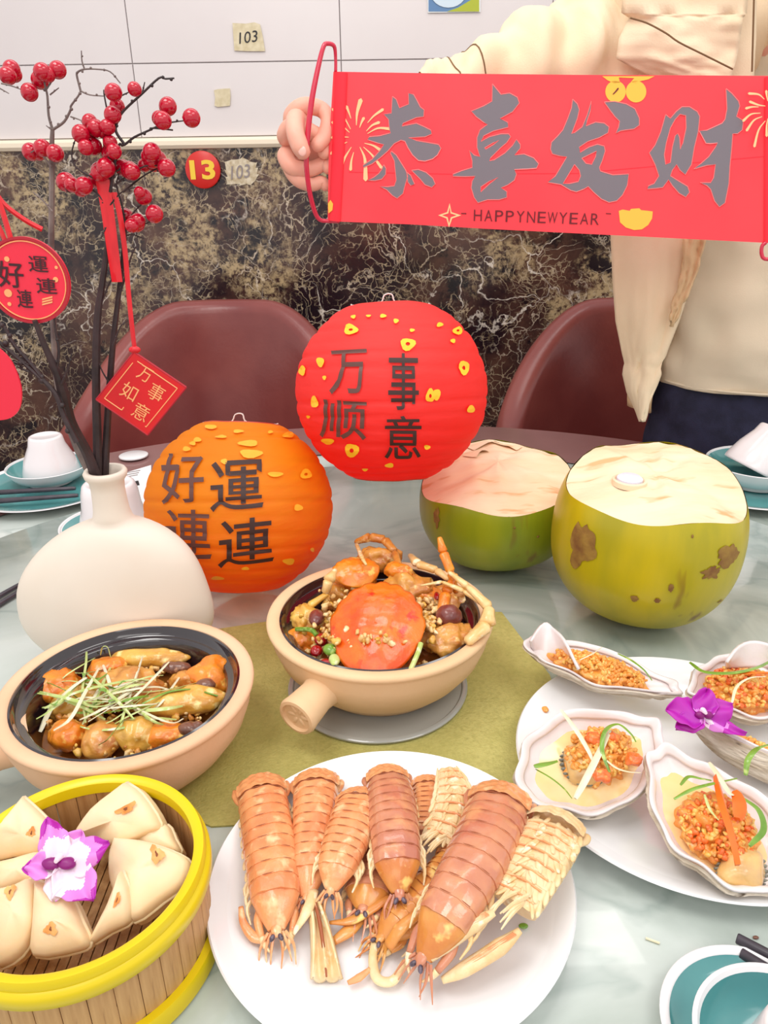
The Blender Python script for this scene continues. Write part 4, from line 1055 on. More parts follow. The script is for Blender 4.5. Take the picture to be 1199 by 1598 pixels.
def shrimp(label, path, width, m, belly=False, tail='fan', head=True, limbs=True, seed=0, roll=0.0, side=.68, claws=True):
    """path = [(px,py,z)] tail -> head; width = half widths in px along the path"""
    rnd = random.Random(seed)
    P3 = ppz(path); t = thing('mantis_shrimp', label, 'shrimp', P3[0])
    C3 = catmull(P3, 12); n = len(C3)-1
    L = [0]
    for i in range(n): L.append(L[-1] + (C3[i+1]-C3[i]).length)
    tot = L[-1]
    def at(s):
        s = min(max(s, 0), 1)*tot
        for i in range(n):
            if L[i+1] >= s - 1e-9:
                k = (s-L[i])/max(1e-9, L[i+1]-L[i]); break
        p = C3[i].lerp(C3[i+1], k); T = (C3[min(i+2, n)] - C3[max(i-1, 0)]).normalized()
        U = V((0, 0, 1)); S = T.cross(U).normalized(); U = S.cross(T)
        if roll: S, U = S*math.cos(roll)+U*math.sin(roll), U*math.cos(roll)-S*math.sin(roll)
        return p, T, S, U
    k_ = len(width)-1
    def wd(s):
        x = min(max(s, 0), .9999)*k_; i = int(x); f = x-i; return M_(width[i]*(1-f)+width[i+1]*f, P3[0])
    hs = .80      # the head starts here
    nseg = 9; flip = -1 if belly else 1
    def ring(s, a, sc_, lift=0):
        p, T, S, U = at(s); w_ = wd(s)*sc_
        ca, sa = math.cos(a), math.sin(a)
        x = math.copysign(abs(ca)**.85, ca)*w_; z = sa*w_*(side if sa*flip > 0 else .42)
        return p + S*x + U*(z + lift)
    for i in range(nseg):
        s0 = .10 + (hs-.10)*i/nseg; s1 = .10 + (hs-.10)*(i+1)/nseg + .006
        q = MB()
        def f(u, v):
            s = s0 + (s1-s0)*u; sc_ = 1.0 + .030*u + .012*math.sin(PI*u)
            if u < .001: sc_ *= .97
            a = v*2*PI; r = ring(s, a, sc_)
            # keels along the back and a slightly scalloped hind edge
            return r + V((0, 0, .0006*math.sin(v*2*PI*8)*(1 if math.sin(a) > 0 else 0)))
        q.grid(6, 28, f, cv=True)
        q.f.append(tuple(range(28))); q.f.append(tuple(range(6*28, 7*28))); q.m += [0, 0]
        seg_ = obj('shell_segment', q, m if not belly else M_s_pale, t, smooth=50)
        if not belly:
            e = MB().tube([ring(s0+.002, a, 1.006) for a in [PI*(.14+.72*j/12) for j in range(13)]], .00035, 4)
            obj('segment_edge', e, M_s_edge, seg_, smooth=0)
        # side flaps
        for sd in (-1, 1):
            p, T, S, U = at((s0+s1)/2); w_ = wd((s0+s1)/2)
            if rnd.random() < .8:
                c = p + S*sd*w_*.97 - U*w_*.22*flip
                b = MB().blob(c, (tot/nseg*.55, w_*.10, w_*.08), rot_to(T + S*sd*.25, U), sub=2, nz=.2, nf=200)
                obj('side_lobe', b, M_s_pale, t, smooth=180)
    # tail: telson plate with ridges and side blades
    p, T, S, U = at(.10); w_ = wd(.04)
    if tail == 'fan':
        q = MB()
        def tf(u, v):
            x = (v-.5)*2; ll = tot*.165; ww = w_*(1.0 + .10*u)*(1 - .25*u**3)
            ed = 1 + .05*math.cos(x*14)*(u > .8)
            return p - T*ll*u*ed + S*ww*x + U*(w_*.70*(1-.62*x*x)*(1-u*.30) + .0011*abs(math.sin(x*7))*(1-u*.3) + .0007*math.sin(u*16)*math.cos(x*9))
        q.grid(10, 24, tf)
        b = q; k0 = len(q.v); q.grid(10, 24, lambda u, v: tf(u, v) - U*w_*.75*(1-((v-.5)*2)**2*.8)*(1-.7*u) - U*.0012)
        obj('telson', q, M_s_or if not belly else M_s_pale, t, smooth=60, kind='stuff')
        for sd in (-1, 1):
            b = MB().blob(p - T*tot*.07 + S*sd*w_*.98 - U*w_*.05, (tot*.085, w_*.22, w_*.13), rot_to(-T + S*sd*.20, U), sub=2, nz=.15, nf=200)
            obj('tail_blade', b, m if not belly else M_s_pale, t, smooth=180)
            for j in range(0):
                a_ = p - T*tot*(.10+.012*j) + S*sd*w_*(.25+.3*j); obj('tail_spine', MB().tube([a_ + U*w_*.4 - T*tot*.03, a_ - T*tot*.065 + U*w_*.32], [.0012, .0003], 5), m if not belly else M_s_pale, t)
    if head:
        p, T, S, U = at(hs); w_ = wd(hs)
        q = MB(); e_ = tot*(1-hs)
        def hf(u, v):
            a = v*2*PI; tp = 1 - .66*u**1.25
            ww = w_*1.02*tp; ca, sa = math.cos(a), math.sin(a)
            p2, T2, S2, U2 = at(hs + (1-hs)*u*.85)
            gro = -.0010*math.exp(-((abs(ca)-.45)**2)*60)*(1-u)
            return p2 + S2*ca*ww + U2*(sa*ww*(side*.92 if sa*flip > 0 else .4) + gro)
        q.grid(12, 28, hf, cv=True); q.f.append(tuple(range(28))); q.f.append(tuple(range(12*28, 13*28))); q.m += [0, 0]
        obj('carapace', q, (M_s_gold if m is M_s_pu else m) if not belly else M_s_pale, t, smooth=60)
        p2, T2, S2, U2 = at(hs + (1-hs)*.88)
        obj('rostrum', MB().blob(p2 + U2*w_*.18*flip, (w_*.30, w_*.22, w_*.10), rot_to(T2, U2), sub=2), m, t)
        if not belly:
            for sd in (-1, 1):
                c = p2 + T2*w_*.30 + S2*sd*w_*.17 + U2*w_*.2
                obj('eye', MB().blob(c, (w_*.16, w_*.10, w_*.10), rot_to(T2 + S2*sd*.6, U2), sub=2, nz=.1), M_s_eye, t, smooth=180)
        for sd in (-1, 1):
            for j in range(3):
                a0 = p2 + S2*sd*w_*(.1+.12*j) - U2*w_*.02
                a1 = a0 + T2*w_*(.6-.05*j) + S2*sd*w_*(.12+.1*j) - U2*w_*.1; a2 = a1 + T2*w_*(.5+.2*rnd.random()) + S2*sd*w_*rnd.uniform(-.1, .3) - U2*w_*.22
                obj('antenna', MB().tube([a0, a1, a2], [.0012, .0009, .0003], 5, n=4), m, t)
            if claws:       # folded raptorial claw: two long flattened joints
                a0 = p + S*sd*w_*.62 - U*w_*.25; a1 = p2 + S*sd*w_*.62 - U*w_*.15 + T2*w_*.05; a2 = p2 + S*sd*w_*.26 + T2*w_*.65 - U*w_*.2
                obj('claw_arm', MB().tube([a0, a0.lerp(a1, .5) + S*sd*w_*.12, a1], [w_*.12, w_*.2, w_*.14], 10, n=4, flat=.8), m if not belly else M_s_pale, t, smooth=180)
                obj('claw_tip', MB().tube([a1, a1.lerp(a2, .5) + S*sd*w_*.06, a2], [w_*.15, w_*.12, w_*.03], 8, n=4), M_s_pale, t, smooth=180)
    if limbs:
        for sd in (-1, 1):
            for j in range(3):
                s_ = hs - .04 - .06*j; p3, T3, S3, U3 = at(s_); w3 = wd(s_)
                a0 = p3 + S3*sd*w3*.8 - U3*w3*.2; a1 = a0 + S3*sd*w3*.35 + T3*w3*.45 - U3*w3*.05; a2 = a1 + T3*w3*.65 - S3*sd*w3*.1 - U3*w3*.12
                obj('leg', MB().tube([a0, a1, a2], [.0016, .0013, .0005], 6, n=3), M_s_pale, t)
    if belly:
        for j in range(8):           # swimmerets overlapping like a herringbone
            s_ = .16 + .60*j/7; p3, T3, S3, U3 = at(s_); w3 = wd(s_)
            for sd in (-1, 1):
                for r_ in range(2):
                    c = p3 + S3*sd*w3*(.28+.34*r_+rnd.uniform(-.06, .06)) + U3*w3*(.40-.12*r_) + T3*w3*rnd.uniform(-.08, .08)
                    b = MB().blob(c, (w3*rnd.uniform(.36, .55), w3*rnd.uniform(.09, .16), w3*.07), rot_to(T3*1.0 + S3*sd*(.1+.5*rnd.random()), U3 + S3*sd*.5), sub=2, nz=.3, nf=220, seed=j)
                    obj('swimmeret', b, M_s_pale, t, smooth=180)
            b = MB().tube([p3 - S3*w3*.75 + U3*w3*.34, p3 + U3*w3*.50, p3 + S3*w3*.75 + U3*w3*.34], .0008, 5, n=4)
            obj('belly_ridge', b, M_s_or, t)
        p3, T3, S3, U3 = at(.80); w3 = wd(.8)
        for sd in (-1, 1) if belly is True else ():
            a0 = p3 + S3*sd*w3*.25 + U3*w3*.45; a1 = PZ(672, 1497, .030) if sd > 0 else PZ(690, 1530, .020)
            a0 = PZ(772, 1424, .046) if sd > 0 else PZ(812, 1452, .036)
            q = MB().tube([a0, a0.lerp(a1, .3) + S3*sd*w3*.12, a0.lerp(a1, .75) + S3*sd*w3*.1, a1], [w3*.14, w3*.34, w3*.30, w3*.14], 12, n=6, flat=.7)
            cl = obj('folded_claw', q, M_s_pale, t, smooth=180)
            for k in range(3):
                obj('claw_ridge', MB().tube([a0.lerp(a1, .08) + U3*w3*.16 + S3*sd*w3*(.06*k), a0.lerp(a1, .5) + U3*w3*.21 + S3*sd*w3*(.02+.08*k), a0.lerp(a1, .92) + U3*w3*.08 + S3*sd*w3*.04*k], .0006, 4, n=4), M_s_or, cl)
        for j in range(9):
            a0 = p3 + S3*w3*rnd.uniform(-.5, .5) + U3*w3*.42 - T3*w3*rnd.uniform(-.1, .5); a1 = a0 + T3*w3*rnd.uniform(.6, 1.3) - V((.006, 0, 0)) + S3*w3*rnd.uniform(-.25, .25) + U3*w3*.05
            obj('leg', MB().tube([a0, a0.lerp(a1, .5) + U3*w3*.12, a1], [.0014, .0012, .0005], 6, n=3), M_s_pale, t)
    return t
Z0 = .010
shrimp('golden brown mantis shrimp lying under the big glossy one', [(716, 1338, .020), (690, 1375, .022), (655, 1405, .020), (628, 1432, .018), (592, 1470, .014)], [30, 33, 34, 32, 24], M_s_gold, seed=10)
shrimp('mauve mantis shrimp half hidden between the orange one and glossy one', [(592, 1285, .018), (588, 1320, .018), (582, 1360, .018), (574, 1395, .018), (566, 1425, .018)], [26, 28, 29, 32, 30], M_s_pu, seed=4)
shrimp('small orange mantis shrimp at the back of the plate', [(668, 1225, .016), (668, 1260, .018), (664, 1300, .018), (655, 1330, .016)], [26, 24, 24, 20], M_s_or, seed=6, head=False, limbs=False)
shrimp('leftmost orange mantis shrimp with a hooked claw', [(408, 1232, .022), (415, 1280, .026), (424, 1340, .026), (430, 1400, .024), (432, 1462, .018)], [38, 36, 37, 33, 26], M_s_or, seed=1)
shrimp('second orange mantis shrimp from the left, rough backed', [(495, 1222, .022), (490, 1270, .026), (484, 1320, .026), (482, 1365, .024), (478, 1408, .02)], [36, 32, 27, 25, 20], M_s_or, seed=2, claws=False)
shrimp('plump bright orange mantis shrimp third from the left', [(566, 1250, .032), (552, 1285, .036), (536, 1325, .036), (524, 1360, .034), (516, 1396, .028)], [36, 37, 34, 28, 18], M_s_or, seed=3, claws=False)
shrimp('upright glossy mauve mantis shrimp in the middle of the plate', [(604, 1214, .034), (611, 1255, .040), (617, 1305, .042), (621, 1355, .038), (624, 1402, .030)], [32, 36, 35, 32, 26], M_s_pu, seed=5, claws=False)
shrimp('pale mantis shrimp on its side pointing to the back rim', [(694, 1190, .030), (706, 1230, .032), (704, 1275, .030), (684, 1318, .026), (662, 1352, .022)], [10, 24, 30, 28, 20], M_s_pale, seed=7, belly='side', tail='none', head=False, limbs=False)
shrimp('biggest glossy mauve mantis shrimp lying diagonally', [(782, 1250, .038), (760, 1310, .046), (724, 1380, .046), (690, 1440, .040), (656, 1505, .026)], [48, 46, 43, 37, 26], M_s_pu, seed=8)
shrimp('pale mantis shrimp on its back at the right of the plate', [(868, 1288, .038), (846, 1330, .042), (818, 1380, .042), (796, 1418, .038), (775, 1452, .030)], [46, 46, 42, 38, 26], M_s_or, seed=9, belly=True, limbs=False, head=False)
# loose pieces on the plate
def strip_thing(name, label, cat, pts, w, m, flat=.5, seed=0):
    P3 = ppz(pts); return obj(name, MB().tube(P3, [M_(x, P3[0]) for x in w], 12, n=6, flat=flat), m, None, loc=P3[0], smooth=180, label=label, cat=cat)
t = thing('shrimp_tail', 'loose pale ridged shrimp tail pointing to the front rim', 'shrimp tail', PZ(506, 1480, .012))
P_ = ppz([(492, 1415, .020), (500, 1450, .018), (506, 1490, .014), (510, 1528, .012)])
q = MB()
def tf2(u, v):
    k = u*3; i = min(int(k), 2); p = P_[i].lerp(P_[i+1], k-i); x = (v-.5)*2; w_ = M_(12 + 14*u, p)
    return p + V((x*w_, 0, .0022*math.cos(x*PI*2.5) + .003*(1-x*x) + (-.004*u*(1-abs(x)) if u > .9 else 0))) - V((0, .004*(1-x*x)*0, 0))
q.grid(14, 24, tf2)
o = obj('ridged_shell', q, M_s_pale, t, smooth=180); o.modifiers.new('thickness', 'SOLIDIFY').thickness = .0022
for k in (-1, 0, 1):
    obj('tail_ridge', MB().tube([P_[0] + V((k*.0025, 0, .004)), P_[1] + V((k*.004, 0, .0045)), P_[2] + V((k*.006, 0, .004)), P_[3] + V((k*.008, 0, .002))], [.0010, .0012, .0010, .0005], 6, n=4), M_s_edge if k == 0 else M_s_pale, t)
strip_thing('shrimp_claw', 'loose pale claw blade between the second shrimp and the tail', 'claw', [(490, 1390, .024), (480, 1420, .024), (458, 1458, .018)], [8, 9, 3], M_s_pale)
strip_thing('shrimp_claw', 'hooked claw curling out at the far left of the plate', 'claw', [(376, 1415, .020), (380, 1440, .018), (396, 1462, .016), (416, 1466, .016)], [4, 6, 8, 7], M_s_or)
strip_thing('shrimp_claw', 'long pale claw lying under the middle shrimps', 'claw', [(514, 1440, .016), (550, 1436, .018), (585, 1415, .02), (608, 1400, .022)], [3, 8, 9, 5], M_s_gold)
strip_thing('shrimp_claw', 'brown claw lying flat on the plate left of the golden shrimp', 'claw', [(520, 1470, .012), (545, 1452, .014), (566, 1435, .014)], [7, 12, 6], M_s_gold)
strip_thing('shrimp_claw', 'thin tan claw tip near the front rim of the shrimp plate', 'claw', [(543, 1534, .012), (560, 1526, .012), (578, 1512, .012)], [4, 7, 4], M_s_or)
strip_thing('shrimp_claw', 'bent pale claw below the golden shrimp', 'claw', [(585, 1470, .014), (582, 1500, .012), (590, 1528, .012), (614, 1530, .012), (632, 1500, .014)], [6, 7, 8, 8, 5], M_s_pale)
strip_thing('shrimp_claw', 'orange claw arm beside the head of the golden shrimp', 'claw', [(606, 1478, .018), (624, 1450, .026), (650, 1428, .028), (668, 1418, .03)], [10, 11, 9, 4], M_s_gold)
for i, (px, py) in enumerate([(1020/3.52+540, 940/3.52+1180)]):
    p = PZ(817, 1445, .012); obj('scallion_shred', MB().blob(p, (.003, .002, .001), sub=2, nz=.2), M_green, None, loc=p, smooth=180, label='tiny green scallion bit beside the upturned shrimp', cat='scallion')

# ================================================================== oysters
def oyster_mat_out():
    return mat('layered_oyster_shell', (232, 220, 202), .8, c2=(176, 156, 128), scale=30, detail=8, stretch=(1, 1, 5), bump=.8, bscale=120, c3=(96, 78, 62), s3=50, lo3=.62, hi3=.72)
M_o_out = oyster_mat_out()
M_o_in = mat('pearly_oyster_inside', (240, 232, 232), .25, c2=(228, 216, 214), scale=18, detail=5, coat=.3, bump=.25, bscale=70)
M_o_meat = mat('cooked_oyster_meat', (232, 190, 120), .3, c2=(196, 158, 112), scale=50, bump=.5, sss=.2, coat=.5)
M_o_grey = mat('grey_oyster_frill', (150, 150, 134), .4, c2=(90, 90, 84), scale=120, bump=.8, coat=.3)
M_broth = mat('golden_broth', (246, 202, 124), .1, c2=(250, 222, 168), scale=20, coat=.6)
M_m_or = fmat('orange_garlic_mince', (246, 172, 78), (236, 146, 58), (252, 210, 130), scale=120)
M_m_rd = fmat('red_orange_mince', (244, 126, 52), (236, 100, 38), (250, 170, 84), scale=120)
M_m_ye = fmat('yellow_garlic_mince', (248, 200, 108), (238, 178, 78), (252, 224, 150), scale=90)
M_carrot = mat('orange_carrot', (246, 120, 30), .35, c2=(236, 100, 20), scale=30, sss=.1)
def oyster(label, px, py, z, Lpx, Wpx, ang, tiltv, seed, mince, depth=.30, meat=None, broth=.6, ruf=.07):
    """ang = direction of the hinge in the table plane; tiltv = surface normal of the opening"""
    c = PZ(px, py, z); t = thing('dressed_oyster', label, 'oyster', c); rnd = random.Random(seed)
    n = V(tiltv).normalized(); d = V((math.cos(ang), math.sin(ang), 0)); d = (d - n*d.dot(n)).normalized(); s_ = n.cross(d)
    L, W = M_(Lpx, c), M_(Wpx, c)
    def outline(a):
        x = math.cos(a); y = math.sin(a)
        w_ = 1 - .42*max(0, x)**1.3               # narrow at the hinge
        r = 1 + ruf*noise.noise(V((x*2.2, y*2.2, seed*3.1))) + ruf*.5*math.sin(a*9+seed)
        return x*L*r, y*W*w_*r
    def inner(k, a, off=0):
        x, y = outline(a); h = -depth*W*(1-k**2.6)*1.3 + ruf*W*.9*k**4*math.sin(a*5+seed*2)
        return c + d*x*k + s_*y*k + n*(h + off)
    q = MB().grid(16, 72, lambda u, v: inner(u, v*2*PI), cv=True)
    obj('shell_inside', q, M_o_in, t, smooth=180)
    def outer(u, v):
        a = v*2*PI
        if u < .999:
            k = 1.04 - .80*u; st_ = .035*W*math.sin(u*PI*9 + 2*noise.noise(V((math.cos(a), math.sin(a), seed))))
            x, y = outline(a); h = -(.03+.14*min(1, u*4))*W - depth*W*1.3*max(0, 1-min(1, k)**2.6)*1.15; nn = .05*W*noise.noise(V((math.cos(a)*5, math.sin(a)*5, u*7+seed)))
            h += ruf*W*.9*(1-u)*math.sin(a*5+seed*2)
            return c + d*(x*k + math.copysign(st_+nn, x)*.6) + s_*(y*k + math.copysign(st_+nn, y)) + n*h
        return c + n*(-.17*W - depth*W*1.5)
    q = MB().grid(30, 72, outer, cv=True)
    rim = MB().grid(1, 72, lambda u, v: inner(1, v*2*PI) if u < .5 else outer(0, v), cv=True)
    q.add(rim.v, rim.f)
    obj('outer_shell', q, M_o_out, t, smooth=60, kind='stuff')
    rb = MB().grid(5, 96, lambda u, v: inner(.93 + .11*u, v*2*PI) + n*(W*(.02 + .03*math.sin(PI*u) + .02*math.sin(v*70+seed)*u)), cv=True)
    ro = obj('shell_rim', rb, M_o_in, t, smooth=180); ro.modifiers.new('thickness', 'SOLIDIFY').thickness = .0016
    if broth:
        q = MB(); ring_ = [inner(broth, 2*PI*k/48, .0) for k in range(48)]
        q.add(ring_ + [c + n*(ring_[0]-c).dot(n)*.98], [(k, (k+1) % 48, 48) for k in range(48)]); obj('broth', q, M_broth, t, smooth=180)
    if meat:
        mx2, my2, ml, mw = meat; c_ = c + d*L*mx2 + s_*W*my2 - n*depth*W*.45
        obj('oyster_meat', MB().blob(c_, (L*ml, W*mw, W*.28), rot_to(d, n), sub=3, nz=.25, nf=80, seed=seed), M_o_meat, t, smooth=180)
        fr = MB()
        for k in range(26):
            a = 2*PI*k/26; fr.blob(c_ + d*L*ml*math.cos(a)*.97 + s_*W*mw*math.sin(a)*.97 + n*.0005, (.0030, .0010, .0016), sub=1, nz=.4, nf=300, seed=k)
        obj('oyster_frill', fr, M_o_grey, t, smooth=180, kind='stuff')
    mx2, my2, ml, mw, cnt = mince
    obj('mince_mound', MB().blob(c + d*L*mx2 + s_*W*my2 - n*depth*W*.50, (L*ml*.95, W*mw*.95, W*.42), rot_to(d, n), sub=4, nz=.35, nf=170, seed=seed), M_m_or, t, smooth=180)
    def mf(r_):
        a = r_.random()*2*PI; k = math.sqrt(r_.random()); h = (1-k*k)*W*.30
        return c + d*L*(mx2 + ml*k*math.cos(a)) + s_*W*(my2 + mw*k*math.sin(a)) + n*(-depth*W*.62 + h + .002*r_.random() + .16*W)
    obj('garlic_mince', crumbs_mb(cnt, mf, .0012, .0026, rnd), [M_m_or, M_m_rd if seed % 4 == 1 else M_m_or, M_m_ye], t, smooth=180, kind='stuff')
    return t, c, d, s_, n, L, W
def garnish(t, name, pts, w, m, th=None, round_=False):
    P3 = ppz(pts)
    q = MB().tube(P3, w, 8, n=6) if round_ else ribbon(P3, w, th or w*.3, 0, .5, 8)
    return obj(name, q, m, t, smooth=60)
# upper left, seen from its side
o1 = oyster('oyster with orange mince lying edge on at the back left of the plate', 938, 1042, .040, 118, 46, math.radians(-24), (.10, -.05, 1), 3, (-.02, -.06, .62, .62, 330), depth=.30, broth=0)
p_ = PZ(868, 990, .050); q = MB()
q.grid(14, 14, lambda u, v: PZ(830 + 78*u - 4*v, 1022 - 52*math.sin(PI*min(1, .15+.85*u))*v - 6*u + 22*u, .036 + .024*v) + V((0, .004*math.sin(u*5)*v, .0012*math.sin(u*14+v*4))))
o = obj('raised_lip', q, M_o_in, o1[0], smooth=180); o.modifiers.new('thickness', 'SOLIDIFY').thickness = .0025
garnish(o1[0], 'scallion_shred', [(965, 1020, .058), (985, 1030, .062), (1005, 1045, .060), (1018, 1062, .054)], .0016, M_green)
garnish(o1[0], 'scallion_shred', [(905, 1030, .058), (925, 1020, .062), (940, 1010, .060)], .0008, M_wht)
# centre left
o2 = oyster('oyster with white scallion cross at the left of the oyster plate', 925, 1183, .040, 124, 84, math.radians(24), (-.06, -.28, 1), 7, (.12, .02, .46, .50, 240), meat=(-.12, .0, .26, .42), ruf=.05, broth=.76)
garnish(o2[0], 'scallion_shred', [(876, 1108, .062), (900, 1140, .060), (918, 1170, .056), (927, 1190, .052)], .0022, M_wht)
garnish(o2[0], 'scallion_shred', [(898, 1246, .048), (915, 1215, .052), (935, 1175, .056), (952, 1140, .058)], .0028, M_wht)
garnish(o2[0], 'scallion_shred', [(952, 1205, .050), (940, 1170, .058), (945, 1140, .062), (965, 1130, .062), (985, 1145, .060), (993, 1158, .056)], .0018, M_green)
garnish(o2[0], 'scallion_shred', [(945, 1185, .054), (962, 1198, .054), (980, 1204, .054), (1000, 1206, .052)], .0012, M_wht)
garnish(o2[0], 'scallion_shred', [(834, 1196, .050), (852, 1192, .050), (870, 1188, .050)], .0030, M_green)
garnish(o2[0], 'scallion_shred', [(836, 1200, .046), (860, 1214, .046), (880, 1230, .044), (893, 1246, .044)], .0010, M_green)
for k, (px, py) in enumerate([(928, 1153), (940, 1210), (990, 1185), (952, 1150)]):
    p = PZ(px, py, .054); obj('roe_lump', MB().blob(p, (.0065, .0055, .004), sub=3, nz=.35, nf=260, seed=k), M_m_rd, o2[0], smooth=180)
# right front
o3 = oyster('large oyster with carrot sticks at the front right of the plate', 1112, 1275, .040, 128, 92, math.radians(116), (.05, -.25, 1), 5, (-.12, .05, .45, .62, 330), meat=(-.62, .18, .24, .42), ruf=.06, broth=.74)
garnish(o3[0], 'scallion_shred', [(1062, 1225, .056), (1075, 1212, .062), (1095, 1215, .062), (1110, 1218, .060)], .0018, M_green)
garnish(o3[0], 'scallion_shred', [(1052, 1247, .052), (1080, 1232, .058), (1115, 1222, .060), (1150, 1215, .056)], .0018, M_green)
garnish(o3[0], 'scallion_shred', [(1108, 1190, .058), (1120, 1208, .060), (1138, 1236, .060), (1144, 1240, .058)], .0024, M_wht)
garnish(o3[0], 'scallion_shred', [(1160, 1245, .052), (1185, 1265, .052), (1192, 1295, .048), (1170, 1320, .046)], .0022, M_green)
garnish(o3[0], 'scallion_shred', [(1100, 1240, .058), (1108, 1262, .058), (1122, 1280, .056)], .0012, M_lgreen)
garnish(o3[0], 'carrot_stick', [(1117, 1212, .060), (1128, 1255, .060), (1142, 1300, .056), (1152, 1350, .048)], .0028, M_carrot, th=.0026)
garnish(o3[0], 'carrot_stick', [(1150, 1235, .058), (1155, 1255, .058), (1152, 1278, .056)], .0048, M_carrot, th=.0016)
# back right
o4 = oyster('oyster with curled scallion at the back right of the plate', 1165, 1072, .042, 104, 66, math.radians(196), (.16, -.14, 1), 9, (.05, .0, .62, .62, 300), ruf=.06)
garnish(o4[0], 'scallion_shred', [(1078, 1034, .060), (1100, 1048, .066), (1140, 1050, .066), (1180, 1042, .064), (1215, 1025, .060)], .0030, M_green)
garnish(o4[0], 'scallion_shred', [(1142, 1100, .054), (1150, 1072, .062), (1170, 1058, .066), (1195, 1056, .064)], .0013, M_wht)
garnish(o4[0], 'carrot_stick', [(1130, 1052, .060), (1160, 1050, .064), (1200, 1050, .062)], .0022, M_carrot, th=.001)
q = MB(); q.grid(12, 10, lambda u, v: PZ(1132 + 90*u, 1040 - 8*v - (26*math.sin(PI*min(1, u))+16*u)*v, .052 + .022*v) + V((0, .003*math.sin(u*7)*v, 0)))
o = obj('raised_lip', q, M_o_in, o4[0], smooth=180); o.modifiers.new('thickness', 'SOLIDIFY').thickness = .0025
# brown layered one at the right edge
o5 = oyster('oyster showing its brown layered back at the right edge of the plate', 1178, 1168, .034, 104, 44, math.radians(152), (.62, .50, 1), 12, (.0, .3, .5, .4, 140), depth=.5, broth=0, ruf=.05)
garnish(o5[0], 'scallion_shred', [(1164, 1210, .056), (1168, 1185, .064), (1182, 1168, .066), (1200, 1162, .064)], .0022, M_green)
fc2 = PZ(1096, 1120, .062)
orchid('vivid magenta orchid lying between the dressed oysters', fc2, (0, -.45, 1), [(70, 44, 20, .3, (.0, .2)), (18, 52, 24, .25, (-1, .0)), (172, 58, 27, .15, (-1, .1)), (-25, 66, 14, .05, (.25, .6)), (-158, 50, 18, .0, (-1, .2))], 13, False)
p = PZ(851, 1107, .016); obj('mince_crumb', MB().blob(p, (.003, .0035, .002), sub=2, nz=.3, nf=300), M_m_or, None, loc=p, smooth=180, label='fallen golden garlic crumb on the bare left of the oyster plate', cat='garlic')
# ================================================================== place settings
M_teal = mat('teal_glaze', (92, 158, 158), .15, c2=(78, 146, 148), scale=20, coat=.5)
M_wg = mat('white_glazed_china', (238, 236, 238), .18, coat=.4)
M_pinkc = mat('white_cup_glaze', (240, 232, 234), .2, coat=.4)
M_chop = mat('dark_grey_chopstick', (74, 66, 76), .35, c2=(58, 52, 60), scale=60)
def dish(name, label, cat, c, R, H, rimw=.0035, footr=.5, cyl=False):
    t = thing(name, label, cat, c)
    if H > .02:   # bowl
        po = [(0, .002), (R*footr, .002), (R*footr*1.02, 0), (R*footr*1.1, .001), (R*footr*1.12, .006), (R*.80, H*.35), (R*.93, H*.68), (R, H*.98), (R-.0008, H)]
        pi_ = [(R-.0008, H), (R-rimw*.6, H-.0002), (R-rimw, H-.003), (R*.88, H*.66), (R*.72, H*.36), (R*.4, .010), (0, .008)]
    else:
        po = [(0, .002), (R*.6, .002), (R*.61, 0), (R*.64, .001), (R*.70, .004), (R*.98, H*.92), (R, H-.0006), (R-.0008, H)]
        pi_ = [(R-.0008, H), (R-rimw, H-.0006), (R-rimw*1.3, H-.002), (R*.80, .0075), (R*.7, .006), (0, .0055)]
    k = 3
    obj('outside', MB().lathe(po + pi_[:3], c, 80), M_wg, t, smooth=50)
    obj('teal_inside', MB().lathe(pi_[2:], c, 80), M_teal, t, smooth=60)
    return t
def cup(label, c, r_top, r_bot, h, X=None):
    """cup standing upside down: narrow foot up. Built along +Z of X"""
    pr = [(r_bot-.003, 0.0008), (r_bot-.0015, 0), (r_bot, .001), (r_bot, .004), (r_bot*.97, h*.18), (r_bot*.86, h*.45), (r_top*1.12, h*.78), (r_top*1.03, h*.95), (r_top*.97, h*.985), (r_top*.86, h), (r_top*.80, h*.985), (0, h*.975)]
    inn = [(r_bot-.003, .0008), (r_bot*.82, h*.4), (r_top*.9, h*.85), (0, h*.9)]
    t = thing('teacup', label, 'cup', c)
    obj('cup_body', MB().lathe(pr, c, 56, X=X), M_pinkc, t, smooth=60)
    obj('cup_inside', MB().lathe(inn, c, 56, X=X), M_pinkc, t, smooth=60)
    return t
def stick(label, a, b_, r=.0032, cat='chopstick', group=None):
    a, b_ = V(a), V(b_)
    t = obj('chopstick', MB().tube([a, a.lerp(b_, .01), a.lerp(b_, .97), b_], [r*.85, r, r*.75, r*.6], 8), M_chop, None, loc=a, smooth=60, label=label, cat='chopstick', group=group)
    return t
ZL = -.0225
# left set, beyond the turntable edge
lp = PZ(74, 754, ZL+.014); lc = V((lp.x, lp.y, TZ+ZL)); r_ = M_(114, lp)
dish('saucer_plate', 'white rimmed teal plate under the bowl at the far left', 'plate', lc, r_, .014, rimw=.007)
bc = V((lc.x + M_(-6, lc), lc.y + .028, TZ+ZL+.0065)); bR = M_(62, bc)
dish('rice_bowl', 'white bowl with teal inside on the far left plate', 'bowl', bc, bR, .030, footr=.5)
pc = PZ(79, 705, ZL+.013)
cup('white teacup upside down in the far left bowl', V((bc.x + M_(3, bc), bc.y+.003, TZ+ZL+.0155)), M_(23, bc)*1.05, M_(43, bc), .070)
a = PZ(-30, 770, ZL+.0175); b2 = PZ(118, 762, ZL+.0175)
stick('upper dark chopstick resting across the far left teal plate', a, b2, r=.0046)
stick('lower dark chopstick resting across the far left teal plate', PZ(-30, 784, ZL+.0175), PZ(122, 773, ZL+.0175), r=.0046)
